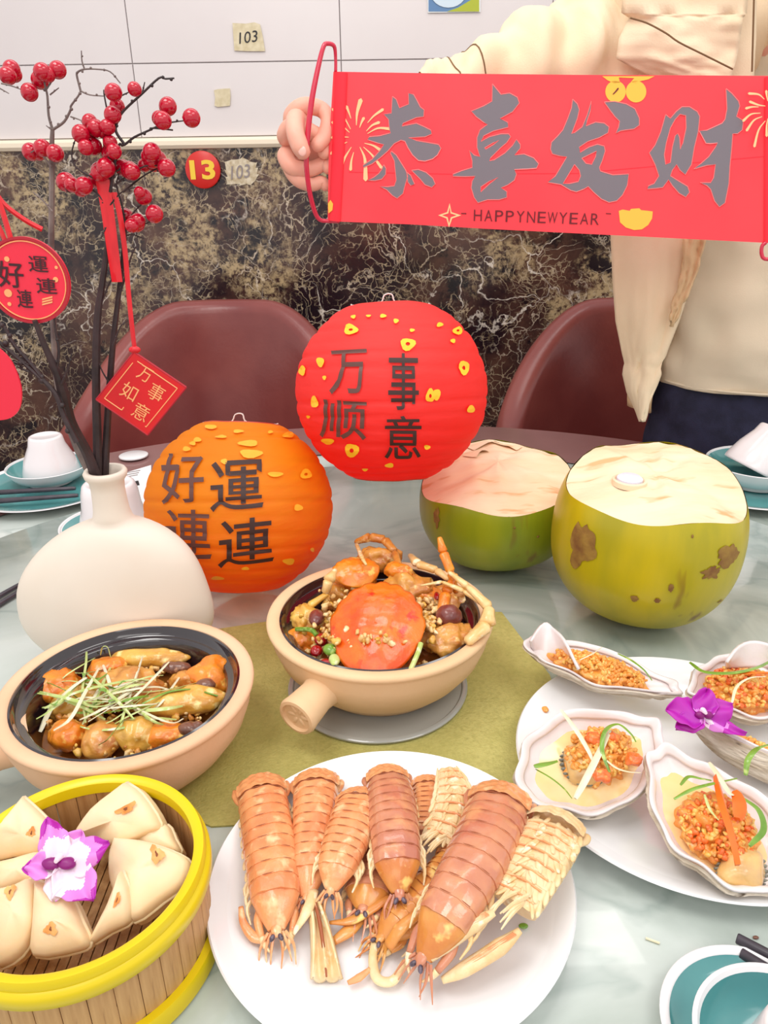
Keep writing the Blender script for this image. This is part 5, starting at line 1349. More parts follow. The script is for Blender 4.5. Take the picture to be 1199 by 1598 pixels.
# middle set behind the vase neck
mp_ = PZ(162, 838, .006); mc_ = V((mp_.x, mp_.y+.035, TZ))
dish('small_dish', 'blue rimmed dish under the cup behind the vase', 'plate', mc_, M_(78, mc_), .012, rimw=.003)
cc_ = V((mc_.x + .002, mc_.y + .006, TZ+.0062))
cup('white teacup upside down on the dish behind the vase neck', cc_, M_(38, cc_), M_(52, cc_), .062)
# right set
rp = PZ(1170, 752, ZL+.014); rc = V((rp.x, rp.y, TZ+ZL)); 
dish('saucer_plate', 'white rimmed teal plate beyond the yellow green coconut', 'plate', rc, M_(112, rp), .014, rimw=.007)
rb = V((rc.x + M_(14, rc), rc.y + .012, TZ+ZL+.0065)); 
dish('rice_bowl', 'white bowl with teal inside on the far right plate', 'bowl', rb, M_(76, rb), .038, footr=.5)
X = Matrix.Rotation(math.radians(28), 3, 'Y') @ Matrix.Rotation(math.radians(-6), 3, 'X')
cup('white teacup leaning in the far right bowl', V((rb.x - .008, rb.y - .002, TZ+ZL+.030)), M_(26, rb)*1.05, M_(47, rb), .072, X=X)
# bottom right set
q_ = PZ(1190, 1612, .014); fc_ = V((q_.x, q_.y, TZ))
dish('saucer_plate', 'white rimmed teal plate at the bottom right corner', 'plate', fc_, M_(152, q_), .014, rimw=.0042)
q_ = PZ(1232, 1634, .040); fb = V((q_.x, q_.y, TZ+.0065))
dish('rice_bowl', 'white bowl with teal inside at the bottom right corner', 'bowl', fb, M_(142, q_), .034, rimw=.004, footr=.45)
cup('white teacup upside down in the bottom right bowl', V((fb.x+.004, fb.y-.006, TZ+.0155)), .020, .030, .045)
a = PZ(1150, 1464, .014); b2 = PZ(1245, 1512, .014)
stick('longer dark chopstick at the bottom right behind the bowl', a, a + (b2-a)*2.0)
a = PZ(1156, 1487, .012); stick('shorter dark chopstick at the bottom right behind the bowl', a, a + (PZ(1230, 1530, .012)-a)*1.8)
# chopsticks at the left edge
stick('upper dark chopstick on the turntable left of the vase', PZ(-40, 952, .004), PZ(60, 896, .004), r=.0034)
stick('lower dark chopstick on the turntable left of the vase', PZ(-40, 966, .004), PZ(66, 902, .004), r=.0034)
# bits of paper beyond the turntable
lp2 = PZ(209, 714, ZL); obj('paper_disc', MB().lathe([(0, 0), (M_(22, lp2), 0), (M_(22, lp2), .002), (M_(20, lp2), .003), (0, .003)], V((lp2.x, lp2.y, TZ+ZL+.003)), 40), M_wg, None, loc=lp2, label='small oval white paper disc on the mauve table rim', cat='paper')
q4 = [PZ(*p, .0006) for p in [(176, 744), (236, 726), (236, 792), (196, 800)]]
rc4 = sum(q4, V())/4; t = thing('receipt', 'white printed receipt on the turntable behind the vase', 'receipt', rc4)
obj('paper', MB().plate(q4, .0005, (0, 0, 1)), mat('white_receipt', (240, 238, 240), .6), t, smooth=0)
obj('printed_block', MB().plate([PZ(*p, .0013) for p in [(204, 752), (216, 750), (218, 757), (207, 759)]], .0002, (0, 0, 1)), M_ink, t, smooth=0)
for k in range(3):
    obj('printed_line', MB().plate([PZ(*p, .0013) for p in [(192, 738+k*3.4), (219-k*2, 733.5+k*3.4), (219-k*2, 734.6+k*3.4), (192, 739.1+k*3.4)]], .0002, (0, 0, 1)), M_grout, t, smooth=0)
p = PZ(1021, 1469, .001); b2 = PZ(1008, 1464, .001)
obj('scallion_shred', MB().tube([b2, b2.lerp(PZ(1030, 1472, .001), 1.0)], .0008, 6), M_wht, None, loc=p, label='tiny white scallion shred dropped on the bare marble', cat='scallion')
p = PZ(1180, 1463, .001); obj('crumb', MB().blob(p, (.002, .0012, .001), sub=1), M_f_dark, None, loc=p, label='tiny dark crumb on the marble above the chopsticks', cat='crumb')

# ================================================================== hanging new year tags
M_tag = mat('red_card', (222, 18, 24), .4, c2=(206, 14, 24), scale=20)
M_tagp = mat('pink_red_card', (236, 40, 66), .4)
M_tagedge = mat('dark_red_card_edge', (178, 22, 44), .5)
M_tagline = mat('gold_foil_line', (246, 170, 110), .35)
M_rib = mat('red_satin_ribbon', (226, 34, 44), .35, c2=(206, 24, 36), scale=40, stretch=(4, 4, 1))
M_inkd = mat('dark_print', (60, 18, 26), .5)
def px_poly(pts, Y): return [PY(a, b, Y) for a, b in pts]
# square tag
YT = .640
sq = [(211, 551), (291, 603), (232, 678), (151, 627)]
sq = [(210, 549), (291, 604), (231, 678), (165, 634), (152, 620)]
cT = PY(222, 614, YT); t = thing('hanging_tag', 'red diamond shaped new year tag hanging from the twigs', 'tag', PY(211, 551, YT))
A_, B_, C_, D_ = PY(210, 549, YT), PY(291, 604, YT), PY(231, 678, YT), PY(151, 623, YT)
obj('card', MB().plate([A_, B_, C_, D_], .0016, (0, -1, 0)), M_tag, t, smooth=0)
def bil(u, v, off=.0022): return A_*(1-u)*(1-v) + B_*u*(1-v) + C_*u*v + D_*(1-u)*v + V((0, -off, 0))
for (u0, v0, u1, v1) in [(0, 0, 1, 0), (1, 0, 1, 1), (1, 1, 0, 1), (0, 1, 0, 0)]:
    obj('card_edge', MB().tube([bil(u0, v0, .001), bil(u1, v1, .001)], .0009, 6), M_tagedge, t)
for (u0, v0, u1, v1) in [(.13, .09, .9, .09), (.9, .09, .9, .90), (.88, .9, .9, .9), (.09, .9, .42, .9), (.09, .15, .09, .9), (.42, .9, .42, .84)]:
    obj('foil_line', MB().tube([bil(u0, v0, .0016), bil(u1, v1, .0016)], .0005, 5), M_tagline, t)
Xd = (B_+C_-A_-D_).normalized()
for ch, (qx, qy), s_ in (('万', (227, 583), 21), ('如', (203, 610), 24), ('事', (245, 612), 24), ('意', (221, 642), 24)):
    cpt = PY(qx, qy, YT) + V((0, -.0019, 0)); sz = M_(s_, cpt); a = math.radians(34)
    ux = V((math.cos(a), 0, -math.sin(a))); uz = V((math.sin(a), 0, math.cos(a)))
    obj('foil_character', flat_text(ch, cpt, ux, uz, sz*1.0, sz*1.15), M_tagline, t, smooth=0)
rb_ = [(156, 282), (164, 320), (172, 380), (180, 440), (190, 470), (202, 505), (206, 535), (210, 552)]
for nm, pts, w0 in (('ribbon', [(160, 280), (168, 330), (176, 390), (183, 440)], 11), ('ribbon', [(178, 300), (186, 330), (191, 360), (196, 400), (200, 450), (205, 500), (209, 535), (212, 552)], 4.5)):
    P3 = catmull([PY(a, b, YT+.004) for a, b in pts], 6); q = MB(); n_ = len(P3)
    for i, p in enumerate(P3):
        w_ = M_(w0, p)*(1 - .25*i/n_); q.v += [p + V((-w_, .0, 0)), p + V((0, -.0012, 0)), p + V((w_, 0, 0)), p + V((0, .0008, 0))]
    for i in range(n_-1):
        for k in range(4): q.f.append((i*4+k, i*4+(k+1) % 4, i*4+4+(k+1) % 4, i*4+4+k)); q.m.append(0)
    q.f += [(0, 1, 2, 3), tuple(4*(n_-1)+k for k in (3, 2, 1, 0))]; q.m += [0, 0]
    obj(nm, q, M_rib, t, smooth=30)
obj('ribbon_knot', MB().blob(PY(199, 548-0, YT)+V((.006, 0, .001)), (.005, .003, .003), sub=2, nz=.2), M_rib, t)
# round tag
YR = .610
cR = PY(44, 438, YR); rR = M_(66, cR)*.99
t = thing('hanging_tag', 'round red new year tag with dark characters at the left edge', 'tag', cR)
RXm = Matrix.Rotation(PI/2, 3, 'X')
obj('card', MB().lathe([(0, .001), (rR, .001), (rR, -.001), (0, -.001)], cR, 72, X=RXm), M_tagp, t)
obj('border', MB().lathe([(rR*.93, .001), (rR*.94, .002), (rR, .002), (rR, .001)], cR, 72, X=RXm), M_tagedge, t)
obj('foil_ring', MB().tube([cR + V((math.cos(k*PI/36)*rR*.90, -.0014, math.sin(k*PI/36)*rR*.90)) for k in range(73)], .0005, 5), M_tagline, t)
for ch, x0_, y0_, x1_, y1_ in (('好', -2, 408, 38, 448), ('運', 46, 400, 76, 424), ('連', 58, 434, 90, 458), ('連', 28, 452, 52, 480)):
    cpt = PY((x0_+x1_)/2, (y0_+y1_)/2, YR) + V((0, -.0018, 0))
    obj('printed_character', flat_text(ch, cpt, V((1, 0, -.08)), V((.08, 0, 1)), M_(x1_-x0_, cpt), M_(y1_-y0_, cpt), bold=.01), M_inkd, t, smooth=0)
for (qx, qy, rr) in ((12, 404, 4), (89, 417, 2.5), (88, 436, 4), (14, 457, 6), (16, 474, 3)):
    cpt = PY(qx, qy, YR) + V((0, -.0013, 0)); obj('coin_print', MB().lathe([(0, .0003), (M_(rr, cpt), .0003), (M_(rr, cpt), 0)], cpt, 20, X=RXm), M_tagline, t)
for k in range(3):
    obj('printed_dash', MB().plate(px_poly([(66, 466+k*5-k), (82, 462+k*5-k), (82, 464.5+k*4), (66, 468.5+k*4)], YR-.0012), .0003, EN), M_tagline, t, smooth=0)
def strap(name, pts, w0, Y, par):
    P3 = catmull([PY(a, b, Y) for a, b in pts], 6); q = MB(); n_ = len(P3)
    for i, p in enumerate(P3):
        T = (P3[min(i+1, n_-1)]-P3[max(i-1, 0)]).normalized(); S = T.cross(V((0, 1, 0))).normalized(); w_ = M_(w0, p)
        q.v += [p - S*w_, p + V((0, -.0012, 0)), p + S*w_, p + V((0, .0008, 0))]
    for i in range(n_-1):
        for k in range(4): q.f.append((i*4+k, i*4+(k+1) % 4, i*4+4+(k+1) % 4, i*4+4+k)); q.m.append(0)
    q.f += [(0, 1, 2, 3), tuple(4*(n_-1)+k for k in (3, 2, 1, 0))]; q.m += [0, 0]
    return obj(name, q, M_rib, par, smooth=30)
strap('ribbon', [(22, 392), (10, 350), (0, 320), (-12, 295)], 4.5, YR+.004, t)
strap('ribbon', [(16, 396), (2, 362), (-10, 340)], 4, YR+.006, t)
strap('ribbon_end', [(-8, 300), (10, 322), (40, 344), (66, 358)], 4, YR+.010, t)
# third tag, cut by the left edge
c3_ = PY(-22, 600, .60); t = thing('hanging_tag', 'plain pinkish red oval tag cut off by the left edge', 'tag', c3_)
pts = [(-60, 545), (-20, 532), (2, 545), (18, 562), (30, 588), (35, 612), (32, 636), (20, 650), (0, 655), (-40, 656), (-64, 620)]
obj('card', MB().plate([PY(a.x, a.y, .60) for a in catmull([V((x, y, 0)) for x, y in pts + [pts[0]]], 5)[:-1]], .0018, EN), M_tagp, t, smooth=0)
# ================================================================== banner
BA = PY(516, 230, 1.17); BB = PY(1199, 250, 1.045)
bn = (BB-BA).cross(V((0, 0, 1))); bn.normalize()
if bn.y > 0: bn = -bn
bex = V((-bn.y, bn.x, 0)); bex = bex if bex.x > 0 else -bex
def PB(px, py, off=0): return PPL(px, py, BA + bn*off, bn)
M_ban = mat('red_banner_card', (255, 70, 80), .55, c2=(252, 62, 74), scale=6)
M_band = mat('deep_red_banner_hem', (246, 36, 56), .5)
M_bgrey = mat('grey_calligraphy', (124, 116, 124), .5)
M_bedge = mat('pale_pink_outline', (255, 128, 128), .5)
M_bgold = mat('gold_drawing', (252, 194, 70), .5)
M_bpeach = mat('pale_gold_drawing', (255, 206, 150), .5)
M_bdark = mat('dark_red_lettering', (110, 14, 30), .5)
M_rod = mat('glossy_red_rod', (206, 30, 66), .2, coat=.6)
bt = thing('banner', 'red greeting banner with grey brush characters held up by the person', 'banner', PB(860, 240))
body = [(521, 112), (700, 115), (900, 117), (1100, 118), (1250, 119), (1250, 384), (1199, 379), (1000, 369), (760, 357), (640, 350), (512, 345), (514, 230)]
obj('banner_sheet', MB().plate([PB(a, b) for a, b in body], .0016, bn), M_ban, bt, smooth=0)
def strip(name, pts, off, m, th=.0006, par=bt, holes=()):
    return obj(name, MB().plate([PB(a, b, off) for a, b in pts], th, bn, holes=[[PB(a, b, off) for a, b in h] for h in holes]), m, par, smooth=0)
hem = obj('rod_pocket', MB().tube([PB(532, 113, .003), PB(528, 230, .003), PB(522, 345, .003)], M_(10, BA), 12, flat=.35, up=bn), M_band, bt)
hem = obj('rod_pocket', MB().tube([PB(1204, 119, .003), PB(1203, 240, .003), PB(1202, 378, .003)], M_(9, BB), 12, flat=.35, up=bn), M_band, bt)
for y0 in (0,):
    strip('crease', [(545, 268), (700, 271), (900, 270), (1199, 243), (1199, 244.2), (900, 271.2), (700, 272.2), (545, 269.2)], .0017, M_band, .0002)
def c1_(l): return [(500 + x/3.3306, 110 + y/3.3306) for x, y in l]
def c2_(l): return [(840 + x/3.34, 110 + y/3.34) for x, y in l]
chars = [
 (c1_([(375,135),(395,150),(412,195),(460,175),(458,118),(485,125),(505,160),(520,190),(540,205),(538,240),(500,245),(430,275),(425,290),(500,275),(545,295),(575,310),(580,330),(545,345),(460,350),(500,365),(560,375),(615,385),(628,405),(610,440),(585,460),(545,472),(510,468),(480,440),(455,400),(440,368),(420,362),(385,380),(350,420),(310,455),(270,485),(225,505),(222,492),(270,460),(310,415),(330,385),(300,378),(245,360),(255,345),(310,340),(365,325),(358,290),(355,255),(330,228),(370,222),(372,180)]), []),
 (c1_([(370,420),(395,440),(420,480),(445,520),(455,550),(440,600),(430,640),(400,665),(375,650),(345,620),(310,603),(350,605),(385,600),(395,570),(390,520),(385,470),(365,430)]), []),
 (c1_([(330,490),(342,510),(340,540),(320,565),(285,573),(245,572),(280,555),(305,535),(320,515)]), []),
 (c1_([(450,530),(470,545),(490,590),(470,598),(455,580)]), []),
 (c1_([(475,520),(510,515),(550,530),(585,560),(598,590),(580,608),(545,595),(520,565),(500,545)]), []),
 (c1_([(895,70),(940,125),(985,118),(1025,140),(1035,170),(1000,215),(935,250),(975,270),(978,295),(900,315),(850,340),(835,370),(880,345),(940,330),(980,330),(990,345),(970,375),(940,400),(885,455),(880,470),(905,465),(960,430),(1000,390),(1020,358),(1040,385),(1040,405),(1010,440),(1060,435),(1110,455),(1135,485),(1125,508),(1080,512),(1010,515),(1020,540),(1010,570),(975,595),(940,610),(970,630),(970,660),(930,672),(870,672),(820,688),(800,660),(785,610),(790,575),(805,550),(750,552),(690,550),(690,540),(740,520),(790,505),(790,470),(775,415),(800,440),(830,448),(815,400),(815,350),(830,310),(870,280),(850,270),(810,240),(785,212),(850,185),(893,160)]),
  [c1_([(835,605),(880,575),(925,555),(880,590),(835,632)]), c1_([(855,402),(900,375),(930,362),(900,387),(860,410)])]),
 (c2_([(180,150),(205,175),(215,205),(205,250),(175,330),(190,325),(230,295),(255,235),(278,160),(272,215),(255,265),(250,290),(300,270),(345,275),(370,295),(365,325),(320,350),(260,370),(215,400),(220,428),(265,400),(310,385),(345,395),(350,420),(335,470),(320,505),(325,525),(390,545),(473,540),(465,600),(440,650),(410,680),(370,688),(330,670),(290,635),(262,605),(235,620),(200,633),(170,625),(120,595),(50,583),(90,550),(120,500),(150,450),(110,445),(75,435),(65,410),(70,375),(100,345),(130,310),(155,250),(175,195)]),
  [c2_([(190,490),(215,520),(222,550),(210,580),(165,590),(130,590),(160,540)]), c2_([(228,458),(305,420),(300,450),(280,490),(250,485)])]),
 (c2_([(345,165),(400,162),(460,175),(505,200),(528,250),(528,285),(500,305),(460,310),(430,315),(405,328),(420,295),(425,265),(400,240),(370,200)]), []),
 (c2_([(665,230),(690,250),(720,215),(750,190),(790,190),(830,215),(843,240),(835,320),(815,400),(800,490),(768,543),(740,520),(722,490),(700,520),(690,550),(730,575),(780,605),(790,635),(770,660),(735,640),(700,600),(680,570),(650,610),(610,615),(570,618),(575,602),(605,590),(630,550),(610,490),(580,430),(610,390),(640,320)]),
  [c2_([(715,255),(740,228),(770,235),(772,300),(755,380),(742,410),(738,350),(728,328),(715,340),(700,400),(690,480),(665,490),(658,440),(668,380),(690,300)])]),
 (c2_([(980,95),(1010,120),(1045,160),(1052,185),(1035,240),(1070,262),(1065,310),(1040,330),(1015,330),(1010,400),(1000,500),(995,590),(975,690),(945,712),(920,680),(900,620),(880,600),(845,585),(900,585),(915,560),(925,490),(880,495),(810,515),(850,485),(890,450),(925,400),(935,378),(900,382),(875,380),(840,315),(880,312),(960,275),(975,255),(985,200)]), []),
]
for pts, holes in chars:
    pr = strip('brush_character', pts, .0022, M_bgrey, .0005, holes=holes)
    # pale outline hugging the brush stroke
    for loop in [pts] + list(holes):
        P3 = [PB(a, b, .0024) for a, b in loop]; obj('character_outline', MB().tube(P3 + [P3[0]], .0007, 4), M_bedge, pr, smooth=0)
def stroke(pts, w0, w1, off, m, name='firework_stroke'):
    L = catmull([V((a, b, 0)) for a, b in pts], 4); n_ = len(L); lft, rgt = [], []
    for i, p in enumerate(L):
        T = (L[min(i+1, n_-1)]-L[max(i-1, 0)]).normalized(); s_ = V((-T.y, T.x, 0)); w_ = w0 + (w1-w0)*i/(n_-1)
        lft.append(p + s_*w_); rgt.append(p - s_*w_)
    tip = L[-1] + (L[-1]-L[-2]).normalized()*w1
    return strip(name, [(p.x, p.y) for p in lft + [tip] + rgt[::-1]], off, m, .0004)
fw = [[(188,285),(192,220),(210,155)], [(160,250),(148,215),(137,188)], [(205,297),(215,270),(226,248)], [(246,272),(280,235),(325,203)], [(240,315),(270,285),(305,270)], [(246,328),(300,300),(360,303)], [(158,305),(120,240),(66,202)], [(152,322),(110,285),(64,270)], [(148,347),(100,344),(62,349)], [(140,372),(95,395),(58,432)],
      [(162,398),(120,470),(86,575)], [(174,425),(162,470),(158,515)], [(206,398),(232,460),(236,565)], [(230,378),(275,390),(310,412)], [(225,398),(270,440),(318,505)]]
for k, s_ in enumerate(fw): stroke(c1_(s_), .5, 1.7 + (1.8 if k in (0, 10, 12) else .6), .0021, M_bpeach)
fw2 = [[(1180,150),(1150,125),(1100,120)], [(1185,185),(1150,180),(1105,163)], [(1150,190),(1115,190),(1085,197)], [(1160,222),(1110,228),(1070,262)], [(1168,240),(1125,260),(1088,312)], [(1185,262),(1150,310),(1128,395)], [(1198,250),(1192,290),(1192,340)], [(1198,160),(1192,130),(1190,108)]]
for s_ in fw2: stroke(c2_(s_), .5, 2.0, .0075, M_bpeach)
# oranges, ingot, star, lettering
def disc(px, py, rx, ry, off, m, name):
    return strip(name, [(px + rx*math.cos(2*PI*k/24), py + ry*math.sin(2*PI*k/24)) for k in range(24)], off, m, .0004)
disc(961, 143, 16, 17, .0019, M_bgold, 'orange_print'); disc(993, 143, 16, 17, .0019, M_bgold, 'orange_print')
strip('leaf_print', [(940, 119), (1022, 119), (1012, 124), (998, 127), (992, 130), (985, 128), (990, 122), (966, 121), (968, 129), (958, 130), (948, 125)], .0019, M_bgold, .0004)
stroke([(957, 147), (961, 143), (965, 138)], .7, 1.2, .0026, M_bdark, 'leaf_vein')
strip('ingot_print', [(966, 329), (972, 327), (983, 329), (985, 326), (998, 325), (1001, 328), (1012, 329), (1019, 330), (1018, 341), (1012, 351), (1002, 358), (990, 359), (977, 355), (968, 347)], .0019, M_bgold, .0004)
strip('star_print', [(702, 317), (705, 331), (720, 336), (706, 341), (701, 355), (697, 341), (684, 336), (698, 331)], .0019, M_bpeach, .0004, holes=[[(702, 323), (703.5, 333), (713, 336), (704, 339), (701, 349), (699, 339), (690, 336), (700, 333)]])
strip('ingot_print', [(512, 318), (516, 312), (520, 318), (519, 328), (513, 333)], .0062, M_bgold, .0004)
for x in (725, 951): strip('dash_print', [(x-5, 332.4), (x+3, 332.4+(.6 if x > 800 else 0)), (x+3, 334.2), (x-5, 333.8)], .0019, M_bdark, .0004)
Lx = 'HAPPYNEWYEAR'; bez = V((0, 0, 1))
for k, ch in enumerate(Lx):
    qx = 746 + (929-746)*k/11; qy = 336 + 6*k/11
    cpt = PB(qx, qy, .0024)
    obj('lettering', flat_text(ch, cpt, bex - V((0, 0, .03)), bez, M_(12.5 if ch != 'W' else 15, cpt), M_(16.5, cpt), bold=-.002), M_bdark, bt, smooth=0)
# red hanging loop through the left hem
rod = [(524, 113, 0), (524, 92, 0), (522, 73, -.004), (512, 70, -.01), (506, 76, -.014), (498, 110, -.02), (489, 160, -.026), (483, 215, -.030), (481, 252, -.030), (484, 290, -.024), (491, 325, -.014), (499, 342, -.006), (512, 345, 0), (530, 346, 0)]
Pn = [PB(a, b, 0) + V((0, c_, 0)) for a, b, c_ in rod]
obj('hanging_rod', MB().tube(Pn, [.0022, .0022, .0026, .0028, .003, .0034, .0038, .0038, .0036, .0034, .0034, .003, .0028, .0022], 10, n=5), M_rod, bt, smooth=180)
rod2 = [(1196, 378), (1190, 384), (1189, 396), (1194, 404), (1212, 404)]
obj('hanging_rod', MB().tube([PB(a, b, .004) for a, b in rod2], .0024, 10, n=5), M_rod, bt, smooth=180)

# ================================================================== person
M_skin = mat('light_skin', (240, 180, 158), .5, c2=(234, 168, 146), scale=30, sss=.25, bump=.08, bscale=200)
M_coat = mat('beige_cotton_coat', (244, 222, 190), .8, c2=(238, 212, 176), scale=8, bump=.2, bscale=500)
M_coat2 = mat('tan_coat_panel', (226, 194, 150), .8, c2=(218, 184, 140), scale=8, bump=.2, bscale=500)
M_shirt = mat('cream_t_shirt', (236, 222, 196), .85, c2=(230, 214, 188), scale=7, bump=.15, bscale=600)
M_jean = mat('dark_navy_denim', (28, 28, 52), .8, c2=(42, 42, 70), scale=40, bump=.3, bscale=400)
M_hair = mat('black_hair', (26, 20, 20), .4)
M_nail = mat('pink_nail', (244, 190, 176), .25, coat=.4)
M_seam = mat('brown_seam_thread', (122, 92, 62), .9)
PX, PYY = .685, 1.36
pt_ = thing('person', 'standing person in a beige coat, cream top and navy jeans holding the red banner', 'person', (PX, PYY, 0))
def skin_body(name, joints, edges, m, par, root=0, sub=2):
    me = bpy.data.meshes.new(name); org = worldloc(par)
    me.from_pydata([V(p)-org for p, r in joints], edges, [])
    o = bpy.data.objects.new(name, me); C.objects.link(o); o.parent = par
    md = o.modifiers.new('skin', 'SKIN'); md.use_smooth_shade = True
    sk = me.skin_vertices[0].data if me.skin_vertices else None
    if sk is None:
        bpy.context.view_layer.update(); sk = me.skin_vertices[0].data
    for i, (p, r) in enumerate(joints):
        sk[i].radius = r if isinstance(r, tuple) else (r, r); sk[i].use_root = (i == root)
    md.branch_smoothing = .6
    s_ = o.modifiers.new('subdivision', 'SUBSURF'); s_.levels = sub; s_.render_levels = sub
    dg = bpy.context.evaluated_depsgraph_get()
    m2 = bpy.data.meshes.new_from_object(o.evaluated_get(dg)); o.modifiers.clear(); o.data = m2
    m2.materials.clear(); m2.materials.append(m); m2.shade_smooth()
    return o
HY = 1.185
def H(px, py, y): return PY(px, py, HY + y)
bx = PX; by = PYY + .03
RS = V((.46, 1.34, 1.455)); RE = V((.20, 1.31, 1.33)); RW = H(520, 232, .035)
LS = V((.86, 1.34, 1.455)); LE = V((1.07, 1.26, 1.27)); LW = V((.97, 1.05, 1.18))
J = [((bx, by, .92), (.15, .10)), ((bx, by, 1.05), (.12, .085)), ((bx, by-.01, 1.22), (.13, .09)), ((bx, by, 1.38), (.14, .09)), ((bx, by+.01, 1.49), (.06, .06)), ((bx, by, 1.56), (.05, .055)),
     ((bx, by-.01, 1.63), (.068, .08)), ((bx, by-.005, 1.70), (.075, .09)), ((bx, by, 1.77), (.06, .075)),
     (RS, .055), (RE, .042), (RE.lerp(RW, .5), .036), (RW, .026),
     (LS, .055), (LE, .042), (LE.lerp(LW, .5), .036), (LW, .026), (LW + V((-.02, -.05, .0)), .03), (LW + V((-.04, -.09, -.01)), .022),
     ((bx-.08, by, .86), .085), ((bx-.05, by-.03, .48), .055), ((bx-.04, by-.02, .10), .036), ((bx-.05, by-.12, .035), .03),
     ((bx+.10, by, .86), .085), ((bx+.11, by, .48), .055), ((bx+.11, by+.02, .10), .036), ((bx+.12, by-.10, .035), .03)]
E = [(0, 1), (1, 2), (2, 3), (3, 4), (4, 5), (5, 6), (6, 7), (7, 8), (3, 9), (9, 10), (10, 11), (11, 12), (3, 13), (13, 14), (14, 15), (15, 16), (16, 17), (17, 18), (0, 19), (19, 20), (20, 21), (21, 22), (0, 23), (23, 24), (24, 25), (25, 26)]
# palm of the raised hand, seen from its back at the left of the banner
palm = [(H(492, 232, .030), .024), (H(472, 228, .028), (.026, .020)), (H(458, 224, .024), (.024, .020))]
k0 = len(J); J += palm; E += [(12, k0), (k0, k0+1), (k0+1, k0+2)]
skin_body('body', J, E, M_skin, pt_, 0)
# fingers: roots in the palm, bending forward and closing toward the rod
def finger(name, pts, rad, nail=None):
    P3 = [H(a, b, c_) for a, b, c_ in pts]; q = MB()
    Pn = catmull(P3, 6); k = len(P3)-1; rr = []
    for i in range(len(Pn)):
        t_ = i*k/(len(Pn)-1); i_ = min(int(t_), k-1); rr.append(rad[i_]*(1-t_+i_) + rad[i_+1]*(t_-i_))
    e = (Pn[-1]-Pn[-2]).normalized()
    Pn += [Pn[-1] + e*rad[-1]*.55, Pn[-1] + e*rad[-1]*.85, Pn[-1] + e*rad[-1]*.98]; rr += [rad[-1]*.86, rad[-1]*.5, rad[-1]*.12]
    q.tube(Pn, rr, 16)
    f = obj(name, q, M_skin, pt_, smooth=180)
    if nail:
        c = H(*nail); q = MB().blob(c, (.0055, .002, .0065), sub=2); obj('nail', q, M_nail, f, smooth=180)
    return f
finger('index_finger', [(462, 205, .022), (456, 182, .006), (474, 166, -.004), (500, 170, .004), (512, 186, -.004), (506, 214, -.014), (496, 226, -.022)], [.0125, .0125, .0115, .0105, .010, .0105, .0095])
finger('middle_finger', [(458, 222, .024), (446, 212, .002), (458, 196, -.012), (486, 206, -.006), (508, 222, -.004), (506, 238, -.010)], [.0125, .0125, .0115, .0105, .010, .009])
finger('ring_finger', [(456, 236, .026), (446, 244, .002), (458, 262, -.010), (484, 264, -.004), (506, 256, .0), (512, 262, -.004)], [.0125, .012, .0115, .0105, .0095, .0085])
finger('little_finger', [(462, 250, .026), (454, 262, .004), (466, 280, -.006), (486, 288, -.002), (502, 284, .0), (508, 290, .0)], [.0115, .0115, .0105, .0095, .0085, .0075])
finger('thumb', [(474, 196, .014), (462, 186, -.018), (461, 206, -.040), (467, 226, -.046), (472, 236, -.046)], [.013, .0130, .0122, .0120, .0108], nail=(472, 236, -.056))
# head details (above the frame)
hc = V((bx, by-.005, 1.69))
obj('hair', MB().blob(hc + V((0, .022, .035)), (.088, .10, .105), sub=3, nz=.05).tube([hc + V((0, .075, .05)), hc + V((0, .10, -.06)), hc + V((0, .09, -.16))], [.07, .075, .04], 16), M_hair, pt_, smooth=180)
for s_ in (-1, 1):
    obj('eye', MB().blob(hc + V((s_*.032, -.083, .0)), (.014, .008, .007), sub=2), M_wg, pt_, smooth=180)
    obj('iris', MB().blob(hc + V((s_*.032, -.090, .0)), (.006, .003, .006), sub=2), M_hair, pt_, smooth=180)
    obj('eyebrow', MB().tube([hc + V((s_*.015, -.090, .018)), hc + V((s_*.033, -.090, .023)), hc + V((s_*.050, -.082, .018))], .0022, 6), M_hair, pt_)
    obj('ear', MB().blob(hc + V((s_*.078, .0, -.01)), (.010, .018, .028), sub=2), M_skin, pt_, smooth=180)
obj('nose', MB().tube([hc + V((0, -.088, .0)), hc + V((0, -.100, -.028)), hc + V((0, -.092, -.036))], [.007, .012, .009], 10), M_skin, pt_, smooth=180)
obj('mouth', MB().blob(hc + V((0, -.088, -.062)), (.022, .006, .006), sub=2), mat('lips', (200, 96, 92), .4), pt_, smooth=180)
# cream top: loft round the torso, slightly wider at the loose hem
def loft(name, rings, m, seg=64, wr=.006, seed=0, op=None, smooth=180, thick=0):
    """rings: (z, cx, cy, rx, ry)"""
    n_ = len(rings)-1
    def f(u, v):
        k = u*n_; i = min(int(k), n_-1); x = k-i; A, B = rings[i], rings[i+1]; r = [A[j]*(1-x)+B[j]*x for j in range(5)]
        a = v*2*PI if op is None else op[0] + (op[1]-op[0])*v
        nn = noise.noise(V((math.cos(a)*2.5, math.sin(a)*2.5, r[0]*9+seed)))*wr + noise.noise(V((a*3+seed, r[0]*22+a*2, seed)))*wr*.5
        return V((r[1] + (r[3]+nn)*math.cos(a), r[2] + (r[4]+nn)*math.sin(a), r[0]))
    q = MB().grid(n_*10, seg, f, cv=op is None)
    o = obj(name, q, m, pt_, smooth=smooth)
    if thick: md = o.modifiers.new('thickness', 'SOLIDIFY'); md.thickness = thick
    return o
zh = PY(1120, 620, PYY-.12).z
